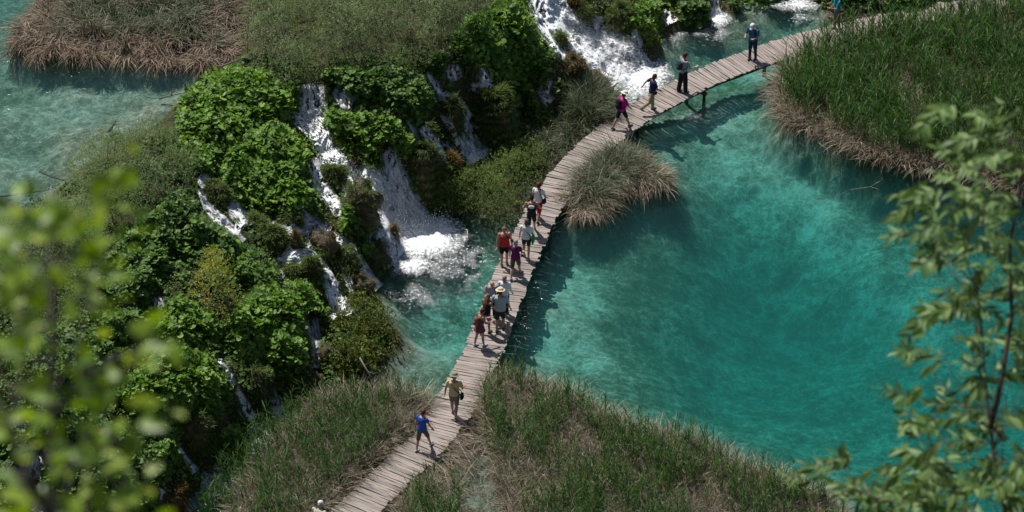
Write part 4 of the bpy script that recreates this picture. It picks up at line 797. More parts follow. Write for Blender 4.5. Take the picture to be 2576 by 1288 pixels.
P = cast(sample_poly(SLOPE, 26000)); thin = fbm(P[:, 0] * 1.1, P[:, 1] * 1.1 + P[:, 2], 411, 3); P = P[(P[:, 2] > .2) & (thin > .44) & dry_(P)]; n = len(P); nm = grad(P); q = P + nm * rng.uniform(.03, .3, n)[:, None]; N = unit(nm * .5 + [0, 0, .7] + rng.normal(size=(n, 3)) * .45)
for i in range(6): V, F = inst(*RL[i], q[i::6], basis(N[i::6], rng.uniform(0, 6.28, len(q[i::6]))), rng.uniform(.035, .085, len(q[i::6]))); g.add(V, F, 2)
tag(g.build('ground_plants', [M['moss'], M['herb'], M['butterbur_dark']]), 'moss, ferns and small herbs growing over the dark tufa slope', 'ground cover', kind='stuff')

# ------------------------------------------------------------------ people
def rotm(ax, a): return np.array(Matrix.Rotation(a, 3, ax))
def ellip(g, c, r, Rm=None, nu=12, nv=8, p=1.0):
    th = np.linspace(0, 2 * math.pi, nu + 1)[:-1]; ph = np.linspace(-.5 * math.pi, .5 * math.pi, nv + 1)[1:-1]
    T, P_ = np.meshgrid(th, ph); s = lambda x: np.sign(x) * np.abs(x) ** p
    V = np.stack([s(np.cos(P_)) * s(np.cos(T)), s(np.cos(P_)) * s(np.sin(T)), s(np.sin(P_))], -1).reshape(-1, 3)
    V = np.concatenate([V, [[0, 0, -1], [0, 0, 1]]]) * np.asarray(r); 
    if Rm is not None: V = V @ np.asarray(Rm).T
    n = len(ph); I = np.arange(nu * n).reshape(n, nu); J = np.roll(I, -1, 1); F = np.stack([I[:-1], J[:-1], J[1:], I[1:]], -1).reshape(-1, 4)
    n0 = g.n; g.add(V + np.asarray(c), F); a, b = nu * n, nu * n + 1
    T3 = np.array([[a, J[0, i], I[0, i]] for i in range(nu)] + [[b, I[-1, i], J[-1, i]] for i in range(nu)]); g.F.setdefault((3, 0), []).append(T3 + n0)
def caps(g, p0, r0, p1, r1, k=10):
    p0, p1 = np.asarray(p0, float), np.asarray(p1, float); t = unit(p1 - p0); pts = []; rr = []
    for a in (80, 45, 0): pts.append(p0 - t * r0 * math.sin(R(a))); rr.append(r0 * max(.1, math.cos(R(a))))
    for a in (0, 45, 80): pts.append(p1 + t * r1 * math.sin(R(a))); rr.append(r1 * max(.1, math.cos(R(a))))
    tube(g, pts, rr, k)
def loft(g, rings, k=16):
    """rings: (centre, x axis, y axis, rx, ry), capped at both ends"""
    V = []; n0 = g.n
    for c, x, y, rx, ry in rings:
        for j in range(k):
            a = 2 * math.pi * j / k; ca, sa = math.cos(a), math.sin(a); V.append(np.asarray(c) + x * rx * np.sign(ca) * abs(ca) ** .85 + y * ry * np.sign(sa) * abs(sa) ** .85)
    m = len(rings); F = [[i * k + j, i * k + (j + 1) % k, (i + 1) * k + (j + 1) % k, (i + 1) * k + j] for i in range(m - 1) for j in range(k)]
    g.add(V, F); g.F.setdefault((k, 0), []).append(n0 + np.array([[j for j in range(k)][::-1], [(m - 1) * k + j for j in range(k)]]))
DG = None
def fuse(g, name, m, vox, parent=None, smooth=3, par_inv=True):
    o = g.build(name, m); md = o.modifiers.new('r', 'REMESH'); md.mode = 'VOXEL'; md.voxel_size = vox; md.use_smooth_shade = True
    sm = o.modifiers.new('s', 'SMOOTH'); sm.iterations = smooth; sm.factor = .5
    bpy.context.view_layer.update(); dg = bpy.context.evaluated_depsgraph_get(); me = bpy.data.meshes.new_from_object(o.evaluated_get(dg)); o.modifiers.clear(); old = o.data; o.data = me; me.name = name; bpy.data.meshes.remove(old)
    if not me.materials: me.materials.append(m)
    if parent: o.parent = parent
    return o
MC = {}
def cloth(c, rough=.85):
    k = tuple(c)
    if k not in MC:
        MC[k] = plain('cloth', c, rough, .16, 14, .2); n = MC[k].node_tree; b = [x for x in n.nodes if x.type == 'BSDF_PRINCIPLED'][0]
        bp = nd(n, 'ShaderNodeBump'); bp.inputs['Distance'].default_value = .03; bp.inputs['Strength'].default_value = .7; n.links.new(noise_(n, objco(n, (1, 1, .6)), 13, 2, .5, .8), bp.inputs['Height']); n.links.new(bp.outputs[0], b.inputs['Normal'])
    return MC[k]
SKIN = {k: plain('skin', v, .55, .06, 30, .35) for k, v in dict(fair=(.50, .30, .22), tan=(.40, .22, .15), red=(.52, .27, .20)).items()}
HAIR = dict(brown=(.06, .032, .02), dark=(.018, .013, .012), grey=(.30, .29, .28), auburn=(.10, .035, .02), blonde=(.22, .14, .07), greybrown=(.13, .105, .08), longbrown=(.13, .07, .035))
def person(u, v, head, label, h=1.68, sex='f', skin='fair', legs=((8, 4), (-8, 10)), arms=((5, 8, 12, 0), (-5, 8, 12, 0)), lean=3, look=(12, 0), hair=('short', 'brown'),
           shirt=((.3, .3, .3), .5), trousers=((.05, .05, .06), .5), shoes=(.25, .25, .27), hat=None, bags=(), build=1.0, skirt=None, z=None, extra=None):
    base = at(u, v, ZD) if z is None else at(u, v, z); yaw = math.atan2(-head[0], head[1]); s = h / 1.7
    X = np.array([1., 0, 0])
    def dirx(a, side=0.0): return np.array([side, math.sin(R(a)), -math.cos(R(a))])
    J = {}; hip0 = np.zeros(3)
    for sd, (a, b), nm in ((1, legs[0], 'R'), (-1, legs[1], 'L')):
        hp = hip0 + X * sd * .085; kn = hp + dirx(a, sd * .03) * .43; an = kn + dirx(a - b, sd * .0) * .41; J['hip' + nm], J['knee' + nm], J['ank' + nm] = hp, kn, an
        J['fp' + nm] = max(-10, min(45, (b - a) * .75)) if b - a > 12 else 0
    zr = -min(J['ankR'][2], J['ankL'][2]) + .085
    for k in list(J):
        if not k.startswith('fp'): J[k] = J[k] + np.array([0, 0, zr])
    root = np.array([0, 0, zr]); cx = (J['ankR'][:2] + J['ankL'][:2]) / 2; off = np.array([-cx[0], -cx[1] - .04, 0])
    U_ = np.array([0, math.sin(R(lean)), math.cos(R(lean))]); Yf = np.array([0, math.cos(R(lean)), -math.sin(R(lean))])
    sw = .175 if sex == 'f' else .20; B = build
    T = lambda x: root + U_ * x
    Yh = rotm('X', R(-look[0])) @ np.array([0, 1, 0]); Rh = rotm('Z', R(look[1])) @ rotm('X', R(-look[0] - lean))
    neck = T(.52); hc = neck + Rh @ np.array([0, .02, .145])
    for sd, (a, ab, e, inn), nm in ((1, arms[0], 'R'), (-1, arms[1], 'L')):
        sh = T(.455) + X * sd * sw * (.93 + .07 * B); d1 = np.array([sd * math.sin(R(ab)), math.sin(R(a)) * math.cos(R(ab)), -math.cos(R(a)) * math.cos(R(ab))]); el = sh + d1 * .285
        d2 = np.array([sd * (math.sin(R(ab * .5)) - math.sin(R(inn))), math.sin(R(a + e)), -math.cos(R(a + e))]); d2 /= np.linalg.norm(d2); wr = el + d2 * .245
        J['sh' + nm], J['el' + nm], J['wr' + nm], J['hd' + nm] = sh, el, wr, d2
    Q = lambda p: (np.asarray(p) + off) * s
    def torso(g, infl=0., lo=-.08, hi=.50, keepneck=True):
        pr = [(-.08, .15, .11), (0, .165 if sex == 'f' else .155, .115), (.10, .15, .105), (.20, .128 if sex == 'f' else .145, .095), (.33, .15, .112), (.42, sw * .92, .10), (.48, sw * .72, .075), (.51, .07, .06)]
        xs = [p[0] for p in pr]; zz = np.linspace(lo, hi, 12)
        loft(g, [(Q(T(q_)), X, Yf, (np.interp(q_, xs, [p[1] for p in pr]) * B + infl) * s, (np.interp(q_, xs, [p[2] for p in pr]) * B + infl) * s) for q_ in zz])
    g = Geo(); torso(g); caps(g, Q(T(.47)), .058 * s, Q(neck + Rh @ np.array([0, .01, .06])), .05 * s)
    ellip(g, Q(hc + Rh @ np.array([0, -.008, .012])), np.array([.074, .092, .098]) * s, Rh); ellip(g, Q(hc + Rh @ np.array([0, .022, -.05])), np.array([.056, .066, .066]) * s, Rh)
    caps(g, Q(hc + Rh @ np.array([0, .085, .01])), .009 * s, Q(hc + Rh @ np.array([0, .102, -.028])), .014 * s, 6)
    for sd in (-1, 1): ellip(g, Q(hc + Rh @ np.array([sd * .077, -.005, -.01])), np.array([.012, .02, .03]) * s, Rh, 8, 5)
    for sd, nm in ((1, 'R'), (-1, 'L')):
        caps(g, Q(J['hip' + nm]), .088 * s * B, Q(J['knee' + nm]), .055 * s * B ** .5); caps(g, Q(J['knee' + nm]), .054 * s * B ** .5, Q(J['knee' + nm] * .65 + J['ank' + nm] * .35 + [0, -.01, 0]), .056 * s * B ** .5); caps(g, Q(J['knee' + nm] * .65 + J['ank' + nm] * .35 + [0, -.01, 0]), .055 * s, Q(J['ank' + nm]), .036 * s)
        fd = dirx(90 - J['fp' + nm]); caps(g, Q(J['ank' + nm] + [0, -.03, -.035]), .036 * s, Q(J['ank' + nm] + [0, -.03, -.045] + fd * .17), .028 * s)
        caps(g, Q(J['sh' + nm]), .05 * s * B ** .5, Q(J['el' + nm]), .037 * s); caps(g, Q(J['el' + nm]), .037 * s, Q(J['wr' + nm]), .025 * s)
        w, d = J['wr' + nm], J['hd' + nm]; a = unit(np.cross(d, [0, 0.3, 1.0]) + 1e-6); bb = np.cross(a, d)        # a: across the palm; bb: palm normal
        if abs(d[2]) > .8: a, bb = np.array([0, 1., 0]), np.array([-sd * 1., 0, 0]); a = unit(a - d * (a @ d)); bb = np.cross(d, a) * sd
        Rp = np.column_stack([a, bb, d]); ellip(g, Q(w + d * .05), np.array([.040, .016, .055]) * s, Rp)
        for f, (o_x, ln) in enumerate(((-.031, .066), (-.0105, .078), (.0105, .074), (.031, .058))):
            p0 = w + d * .085 + a * o_x; p1 = p0 + (d * .9 + bb * .25 + a * o_x * 2.2) * ln * .55; p2 = p1 + (d * .6 + bb * .75) * ln * .5
            caps(g, Q(p0), .0098 * s, Q(p1), .009 * s, 6); caps(g, Q(p1), .009 * s, Q(p2), .008 * s, 6)
        p0 = w + d * .03 + a * .034; p1 = p0 + (a * .75 + d * .6 + bb * .2) * .04; caps(g, Q(p0), .0125 * s, Q(p1), .0105 * s, 6); caps(g, Q(p1), .0105 * s, Q(p1 + (d * .85 + bb * .4) * .032), .009 * s, 6)
    ob = fuse(g, 'person', SKIN[skin], .0085, smooth=2); tag(ob, label, 'person', 'people walking on the boardwalk')
    ob.location = base + np.array([0, 0, .004]); ob.rotation_euler = (0, 0, yaw)
    for sd in (-1, 1): g = Geo(); ellip(g, Q(hc + Rh @ np.array([sd * .031, .083, .012])), np.array([.012, .008, .007]) * s, Rh, 8, 5); g.build('eye', cloth((.03, .02, .015)), ob, True)
    g = Geo(); ellip(g, Q(hc + Rh @ np.array([0, .088, -.058])), np.array([.022, .006, .006]) * s, Rh, 8, 5); g.build('mouth', cloth((.35, .12, .10)), ob, True)
    # top
    col, sl = shirt[0], shirt[1]; tank = sl <= 0; g = Geo(); torso(g, .016, shirt[2] if len(shirt) > 2 else -.05, .40 if tank else .485)
    if not tank:
        for nm in 'RL':
            e = J['sh' + nm] + (J['el' + nm] - J['sh' + nm]) * min(1, sl); caps(g, Q(J['sh' + nm]), .064 * s * B ** .5, Q(e), (.062 if sl < 1 else .05) * s * B ** .5)
            if sl > 1: caps(g, Q(J['el' + nm]), .048 * s, Q(J['el' + nm] + (J['wr' + nm] - J['el' + nm]) * (sl - 1)), .036 * s)
    else:
        for sd in (-1, 1): tube(g, [Q(T(.39) + X * sd * .085 + Yf * .085), Q(T(.50) + X * sd * .085), Q(T(.39) + X * sd * .075 - Yf * .10)], [.02 * s] * 3, 6)
    fuse(g, 'shirt', cloth(col), .013, ob, 3)
    # bottoms
    g = Geo(); col, ln = trousers[:2]; wd = trousers[2] if len(trousers) > 2 else 0
    if skirt:
        loft(g, [(Q(T(.10)), X, Yf, .15 * B * s, .115 * B * s), (Q(T(0)), X, Yf, .185 * B * s, .145 * B * s), (Q(T(-.12)), X, Yf, .205 * B * s, .19 * B * s), (Q(T(-skirt)), X, Yf, .225 * B * s, .225 * B * s)]); fuse(g, 'skirt', cloth(col), .013, ob, 2)
    else:
        torso(g, .012, -.09, .10)
        for nm in 'RL':
            e = J['hip' + nm] + (J['knee' + nm] - J['hip' + nm]) * min(1, ln * 2); caps(g, Q(J['hip' + nm]), .104 * s * B, Q(e), (.078 + wd) * s * B ** .7)
            if ln > .5: caps(g, Q(J['knee' + nm]), (.068 + wd) * s, Q(J['knee' + nm] + (J['ank' + nm] - J['knee' + nm]) * (ln - .5) * 2), (.055 + wd * 1.4) * s)
        fuse(g, 'shorts' if ln <= .55 else 'trousers', cloth(col), .013, ob, 3)
    for nm in 'RL':
        g = Geo(); fp = J['fp' + nm]; fd = dirx(90 - fp); fu = np.cross(X, fd); a = J['ank' + nm]; R3 = np.column_stack([X, fd, fu])
        ellip(g, Q(a + [0, -.02, -.045] + fd * .06), np.array([.046, .135, .036]) * s, R3, 12, 7, .8); ellip(g, Q(a + [0, -.025, -.02]), np.array([.045, .055, .04]) * s, R3)
        fuse(g, 'shoe', cloth(shoes), .01, ob, 2)
    # hair
    kind, hcol = hair; hm = cloth(HAIR[hcol], .6)
    if kind != 'bald':
        g = Geo(); k = 1.12 if kind == 'curly' else 1.0
        ellip(g, Q(hc + Rh @ np.array([0, -.022, .030])), np.array([.086, .096, .094]) * s * k, Rh)
        if kind in ('short', 'bob', 'curly'): ellip(g, Q(hc + Rh @ np.array([0, -.045, -.02])), np.array([.083, .072, .085]) * s * k, Rh)
        if kind == 'bob': ellip(g, Q(hc + Rh @ np.array([0, -.05, -.06])), np.array([.09, .065, .09]) * s, Rh)
        if kind == 'bun': ellip(g, Q(hc + Rh @ np.array([0, -.06, .11])), np.array([.038, .038, .034]) * s, Rh)
        if kind == 'long':
            loft(g, [(Q(hc + Rh @ np.array([0, -.04, .05])), X, Yf, .08 * s, .07 * s), (Q(hc + Rh @ np.array([0, -.06, -.06])), X, Yf, .09 * s, .06 * s), (Q(T(.42) - Yf * .10), X, Yf, .10 * s, .045 * s), (Q(T(.28) - Yf * .125), X, Yf, .075 * s, .03 * s)])
        if kind == 'curly':
            for _ in range(46):
                d_ = unit(rng.normal(size=3)); d_[2] = abs(d_[2]) * 1.1 - .25; d_[1] = d_[1] - .35; d_ = unit(d_); ellip(g, Q(hc + Rh @ (np.array([0, -.03, .01]) + d_ * [.09, .10, .10])), np.full(3, .022) * s, None, 6, 4)
        fuse(g, 'hair', hm, .010, ob, 2)
    if hat:
        hk, hcl = hat; g = Geo(); c0_ = hc + Rh @ np.array([0, -.01, .06])
        if hk == 'brim':
            xh, yh, zh = Rh @ X, Rh @ np.array([0, 1., 0]), Rh @ np.array([0, 0, 1.])
            loft(g, [(Q(c0_ + zh * -.02), xh, yh, .165 * s, .18 * s), (Q(c0_), xh, yh, .17 * s, .185 * s), (Q(c0_ + zh * .012), xh, yh, .105 * s, .12 * s), (Q(c0_ + zh * .06), xh, yh, .098 * s, .112 * s), (Q(c0_ + zh * .085), xh, yh, .07 * s, .085 * s), (Q(c0_ + zh * .09), xh, yh, .02 * s, .02 * s)], 20)
            fuse(g, 'sun_hat', cloth(hcl), .010, ob, 1)
        else:
            ellip(g, Q(c0_ + Rh @ np.array([0, -.01, -.01])), np.array([.094, .108, .085]) * s, Rh, 14, 8); R3 = Rh @ rotm('X', R(-12)); ellip(g, Q(c0_ + Rh @ np.array([0, .115, -.035])), np.array([.072, .075, .012]) * s, R3, 14, 5)
            fuse(g, 'cap', cloth(hcl), .009, ob, 1)
    for b in bags:
        kind, bc, blab = b[:3]; g = Geo()
        if kind == 'backpack':
            c = T(.26) - Yf * (.105 * B + .085); R3 = np.column_stack([X, Yf, U_]); k = b[3] if len(b) > 3 else 1.
            ellip(g, Q(c), np.array([.145 * k, .085, .22 * k]) * s, R3, 16, 10, .7); ellip(g, Q(c - Yf * .07 - U_ * .06), np.array([.10 * k, .05, .10 * k]) * s, R3, 14, 8, .7); ellip(g, Q(c + U_ * .20 * k), np.array([.06, .04, .03]) * s, R3)
            bo = fuse(g, 'backpack', cloth(bc), .012, None, 2)
            for sd in (-1, 1):
                g = Geo(); tube(g, [Q(T(.38) - Yf * .12 + X * sd * .085), Q(T(.505) - Yf * .02 + X * sd * .10), Q(T(.44) + Yf * .105 + X * sd * .11), Q(T(.28) + Yf * .13 + X * sd * .125), Q(T(.17) + Yf * .03 + X * sd * .165), Q(T(.12) - Yf * .12 + X * sd * .12)], [.018 * s] * 6, 6); g.build('strap', cloth(b[4] if len(b) > 4 else bc), bo, True)
            if len(b) > 5:
                g = Geo(); ellip(g, Q(c - Yf * .045 + U_ * .13), np.array([.12, .055, .07]) * s, R3, 14, 8, .8); g.build('lid_panel', cloth(b[5]), bo, True)
            cat = 'backpack'
        else:
            sd = b[3]; dz = b[4] if len(b) > 4 else -.05; k = b[5] if len(b) > 5 else 1.
            c = T(dz) + X * sd * (.20 * B + .05) - Yf * .02; R3 = np.column_stack([X, Yf, U_])
            ellip(g, Q(c), np.array([.055, .13 * k, .11 * k]) * s, R3, 16, 9, .65); ellip(g, Q(c + X * sd * .04 - U_ * .02), np.array([.03, .09 * k, .06 * k]) * s, R3, 12, 7, .7); bo = fuse(g, 'shoulder_bag', cloth(bc), .011, None, 2)
            g = Geo(); so = -sd if kind == 'cross' else sd
            tube(g, [Q(c + U_ * .09 - Yf * .08), Q(T(.25) - Yf * .135 * B + X * (sd * .06 if kind == 'cross' else sd * .14)), Q(T(.45) - Yf * .10 + X * so * .085), Q(T(.515) + X * so * .10), Q(T(.42) + Yf * .115 + X * so * .08), Q(T(.22) + Yf * .14 * B + X * sd * (.05 if kind == 'cross' else .15)), Q(c + U_ * .09 + Yf * .08)], [.014 * s] * 7, 6); g.build('strap', cloth(bc), bo, True); cat = 'bag'
        tag(bo, blab, cat, 'bags carried on the boardwalk'); bo.location = ob.location; bo.rotation_euler = ob.rotation_euler
    if extra:
        g = Geo(); w = J['wrR'] + J['hdR'] * .09; ellip(g, Q(w + np.array([-.02, .01, .01])), np.array([.04, .012, .075]) * s, rotm('X', R(60)), 12, 6, .6); eo = g.build(extra[0], cloth(extra[1]), None, True); tag(eo, extra[2], extra[3]); eo.location = ob.location; eo.rotation_euler = ob.rotation_euler
    return ob
WALK = ((22, 4), (-18, 28)); WALK2 = ((-18, 28), (22, 4)); STAND = ((3, 3), (-4, 5))
HOLD = ((25, 12, 75, 28), (25, 12, 75, 28))
person(2103, 75, (-1, -.35), 'person in a turquoise shirt and khaki trousers at the far end, looking at a camera', 1.72, 'm', 'tan', STAND, HOLD, 5, (28, 0), ('short', 'dark'), ((.02, .28, .38), .6), ((.16, .14, .09), 1.), (.08, .07, .06), extra=('camera', (.02, .02, .02), 'small black camera held by the person in turquoise', 'camera'))
person(1892, 150, (-.55, -1), 'person in a white cap, blue shirt and dark jeans with hands together', 1.74, 'm', 'fair', STAND, HOLD, 3, (30, 0), ('short', 'brown'), ((.03, .11, .24), .6), ((.022, .035, .06), 1.), (.02, .02, .02), hat=('cap', (.70, .68, .70)), bags=[('backpack', (.02, .03, .045), 'dark blue backpack on the person with the white cap', .9)])
person(1718, 231, (.85, .5), 'person in a grey shirt and wide black trousers, seen from behind', 1.78, 'm', 'fair', ((5, 2), (-6, 4)), ((18, 10, 70, 10), (10, 10, 60, 0)), 3, (10, 0), ('short', 'auburn'), ((.30, .30, .34), .55), ((.014, .014, .018), 1., .022), (.25, .25, .27), bags=[('backpack', (.03, .035, .06), 'dark grey backpack worn over the grey shirt', .8)])
person(1630, 282, (.9, .42), 'person in a navy t-shirt and khaki trousers swinging an arm out', 1.68, 'f', 'tan', ((-20, 42), (8, 4)), ((12, 8, 50, 0), (-35, 38, 8, 0)), 4, (14, 0), ('bob', 'auburn'), ((.018, .035, .10), .65), ((.32, .27, .18), 1., .01), (.12, .11, .13), bags=[('cross', (.02, .015, .015), 'small dark camera bag at the hip of the navy t-shirt', 1, .06, .7)])
person(1564, 322, (.8, .6), 'person in a bright pink shirt, white sun hat and black shorts', 1.68, 'f', 'tan', ((24, 4), (-20, 12)), ((20, 8, 25, 0), (-5, 8, 20, 0)), 6, (16, 0), ('short', 'brown'), ((.62, .015, .30), .7), ((.018, .016, .02), .42), (.10, .10, .14), hat=('brim', (.72, .68, .62)), bags=[('backpack', (.016, .016, .02), 'black backpack on the person in pink', 1.0)])
person(1354, 552, (.4, 1), 'person with curly auburn hair, white t-shirt and red cropped trousers', 1.64, 'f', 'tan', ((-14, 18), (18, 4)), ((8, 14, 40, 0), (0, 12, 20, 0)), 2, (8, 0), ('curly', 'auburn'), ((.80, .80, .84), .5), ((.35, .02, .05), .78), (.06, .05, .05), bags=[('side', (.02, .02, .03), 'black shoulder bag beside the red cropped trousers', 1, .02, .95)])
person(1337, 588, (.05, 1), 'person in black with dark hair, half hidden behind a red and white backpack', 1.66, 'm', 'red', WALK, ((12, 22, 40, 10), (12, 22, 50, 10)), 10, (22, 0), ('short', 'dark'), ((.02, .018, .02), 0), ((.02, .02, .025), .5), (.35, .35, .40), bags=[('backpack', (.018, .018, .03), 'black backpack with red middle and pale top panel', 1.0, (.25, .02, .04), (.55, .58, .65))])
person(1324, 648, (.12, 1), 'person in a white t-shirt and dark shorts carrying the green bag', 1.66, 'f', 'fair', ((-8, 8), (8, 4)), ((2, 10, 18, 0), (0, 12, 15, 0)), 2, (10, 0), ('bob', 'greybrown'), ((.78, .80, .86), .6), ((.03, .035, .055), .36), (.30, .29, .29), bags=[('cross', (.02, .30, .12), 'bright green shoulder bag hanging at the hip', 1, -.04, 1.6)])
person(1269, 668, (.12, -1), 'person in a red tank top and black shorts facing the camera', 1.72, 'f', 'red', STAND, ((-4, 14, 14, 0), (-2, 14, 22, 0)), 0, (14, -5), ('bun', 'blonde'), ((.50, .035, .03), 0), ((.014, .014, .02), .38), (.03, .03, .04), build=1.12, bags=[('front', (.02, .02, .022), 'small black pouch hanging in front of the red tank top', -1, .1, .5)])
person(1297, 695, (.25, 1), 'person with grey hair, purple t-shirt and olive knee shorts', 1.62, 'f', 'fair', ((20, 4), (-16, 14)), ((14, 10, 50, 8), (2, 10, 15, 0)), 2, (6, 0), ('bob', 'grey'), ((.16, .012, .11), .45), ((.09, .085, .05), .47), (.22, .24, .29), build=1.05, bags=[('cross', (.02, .05, .04), 'tiny dark green bag with its strap across the purple t-shirt', 1, .12, .4)])
person(1269, 789, (.2, 1), 'person in a long sleeved white shirt with grey hair and glasses on top', 1.64, 'f', 'fair', STAND, ((4, 10, 30, 0), (4, 10, 30, 0)), 1, (8, 0), ('bob', 'grey'), ((.78, .80, .90), 1.8), ((.02, .02, .025), 1.), (.05, .05, .06))
person(1237, 800, (.2, -1), 'bald person in a checked grey shirt and dark trousers facing the camera', 1.70, 'm', 'red', STAND, HOLD, 3, (30, 0), ('bald', 'grey'), ((.30, .31, .36), .65), ((.018, .02, .03), 1.), (.02, .02, .02), bags=[('side', (.015, .015, .02), 'black shoulder bag on the bald person', -1, .05, .8)], extra=('phone', (.6, .6, .65), 'pale phone in the hands of the bald person', 'phone'))
person(1258, 832, (.12, 1), 'broad person in a straw sun hat, blue grey polo shirt and dark green shorts', 1.76, 'm', 'tan', ((6, 4), (-8, 10)), ((6, 16, 18, 0), (6, 16, 30, 0)), 2, (12, 0), ('short', 'brown'), ((.36, .47, .54), .7), ((.035, .042, .03), .42), (.02, .02, .02), hat=('brim', (.58, .50, .33)), build=1.22)
person(1222, 838, (.6, .7), 'young person with long brown hair, black top and patterned shorts', 1.62, 'f', 'tan', ((6, 4), (-8, 12)), ((25, 10, 55, 25), (10, 12, 50, 20)), 6, (22, 0), ('long', 'longbrown'), ((.018, .015, .02), 0), ((.16, .17, .24), .34), (.10, .06, .05))
person(1208, 870, (.75, .45), 'person in a short burgundy dress and pale trainers at the deck edge', 1.60, 'f', 'tan', ((9, 4), (-9, 5)), ((20, 8, 60, 20), (20, 8, 60, 20)), 5, (24, 0), ('short', 'brown'), ((.16, .05, .07), 0), ((.16, .05, .07), .2), (.42, .45, .58), skirt=.20, bags=[('backpack', (.20, .10, .085), 'soft brown backpack on the person in the burgundy dress', .85)])
person(1143, 1046, (.2, 1), 'person in a yellow t-shirt, khaki sun hat and grey shorts walking away', 1.74, 'm', 'tan', ((-14, 10), (12, 4)), ((14, 12, 55, 5), (-10, 16, 15, 0)), 3, (10, 0), ('short', 'grey'), ((.62, .51, .28), .6), ((.20, .18, .16), .44), (.30, .32, .36), hat=('brim', (.24, .22, .16)), build=1.05, bags=[('cross', (.018, .02, .03), 'black camera bag slung over the yellow t-shirt', 1, -.06, 1.05)])
person(1067, 1127, (.55, .85), 'person in a blue t-shirt and olive knee shorts in mid stride near the front', 1.66, 'f', 'fair', ((27, 6), (-12, 4)), ((18, 8, 12, 0), (-12, 12, 14, 0)), 5, (18, 0), ('short', 'auburn'), ((.04, .11, .46), .35), ((.13, .115, .075), .5), (.34, .40, .42))
person(800, 1372, (.5, 1), 'person in a pale green shirt and white cap cut off at the bottom edge', 1.72, 'm', 'fair', WALK, ((8, 10, 30, 0), (5, 10, 30, 0)), 18, (18, 10), ('short', 'grey'), ((.42, .55, .45), .6), ((.2, .2, .2), .5), (.3, .3, .3), hat=('cap', (.72, .70, .70)), bags=[('backpack', (.35, .06, .06), 'small red backpack of the person at the bottom edge', .8)])

# ------------------------------------------------------------------ sunken and leaning sticks
def stick(pts, r, label, m='bark_grey', side=0, z=None):
    P = [at(u, v, zz) for u, v, zz in pts]; g = Geo(); tube(g, P, np.linspace(r, r * .35, len(P)), 6)
    for i in range(side):
        a = P[1 + i % (len(P) - 1)]; d = unit(P[-1] - P[0]); q = a + (d * .6 + np.array([rng.normal() * .5, rng.normal() * .5, rng.random() * .5])) * rng.uniform(.3, .7); tube(g, [a, (a + q) / 2 + rng.normal(size=3) * .03, q], [r * .5, r * .4, r * .15], 5)
    tag(g.build('fallen_branch', M[m], None, True), label, 'branch', 'dead branches in the water')
stick([(100,432,4.42),(130,445,4.4),(165,455,4.45),(182,462,4.5)], .035, 'thin dark dead branch across the upper pool next to the olive bush', 'bark', 3)
stick([(0,495,4.3),(60,487,4.35),(120,478,4.4),(150,462,4.45)], .03, 'dark sunken stick at the left edge of the upper pool', 'bark', 2)
stick([(115,505,4.45),(170,515,4.5),(230,512,4.6)], .03, 'grey stick lying on the near shore of the upper pool', 'bark_grey', 3)
stick([(275,330,4.3),(283,318,4.35),(290,312,4.4)], .07, 'short dark snag sticking up in the upper pool', 'bark', 1)
stick([(400,248,4.3),(430,240,4.45),(470,232,4.6)], .04, 'pale branch reaching from the butterbur bank into the upper pool', 'bark_grey', 3)
stick([(500,172,4.5),(560,165,4.7),(600,150,4.9),(625,142,5.0)], .035, 'bleached branches at the right end of the sedge island', 'bark_grey', 6)
stick([(905,900,1.2),(925,935,.9),(950,975,.3),(965,995,.0)], .035, 'bare grey branch sloping from the islet into the water', 'bark_grey', 4)
stick([(885,1010,.0),(920,985,.4),(935,965,.7)], .025, 'thin pale stick leaning out of the left reeds', 'bark_grey', 2)
stick([(2140,478,-.1),(2190,470,.05),(2215,455,.15)], .02, 'pale twig floating off the straw edge of the right reed bed', 'bark_grey', 3)
stick([(2050,500,-.1),(2110,492,-.05)], .02, 'thin pale stick floating below the right reed bed', 'bark_grey', 1)
stick([(2060,360,.3),(2080,375,.15),(2090,405,-.05)], .02, 'single straw coloured stalk hanging off the right reed bed', 'bark_grey', 0)
stick([(1260,1170,.3),(1290,1200,.2),(1330,1215,.2)], .02, 'bleached twig on the flattened reeds by the near shore', 'bark_grey', 4)

# ------------------------------------------------------------------ hillside below the viewpoint, with two leafy trees
prof = [(-160, 80), (-120, 71), (-101, 67.1), (-97.5, 66.9), (-94.5, 63.9), (-90, 60.2), (-86, 56.8), (-82.5, 52), (-80, 42), (-77, 20), (-73, 4), (-66, -3)]
xs = np.arange(-70, 70.1, 2.0); V = []; 
for (y, z) in prof:
    for x in xs: V.append((x, y + .8 * (fbm(x * .2, z * .1, 8, 3) - .5), z - .5 * float(fbm(x * .35, y * .3, 4, 3))))
h, w = len(prof), len(xs); I = np.arange(h * w).reshape(h, w); F = np.stack([I[:-1, :-1], I[:-1, 1:], I[1:, 1:], I[1:, :-1]], -1).reshape(-1, 4)
tag(mesh_np('hillside', V, [F], M['tufa'], smooth=True), kind='structure')
M['near_leaf'] = leaf_mat('near_leaf', [(0, (.07, .14, .02)), (.4, (.16, .28, .03)), (.75, (.29, .43, .05)), (1, (.50, .60, .22))], .45, .4, .5)
M['ash_leaf'] = leaf_mat('ash_leaf', [(0, (.055, .12, .025)), (.5, (.11, .21, .05)), (1, (.26, .37, .13))], .35, .5, .4)
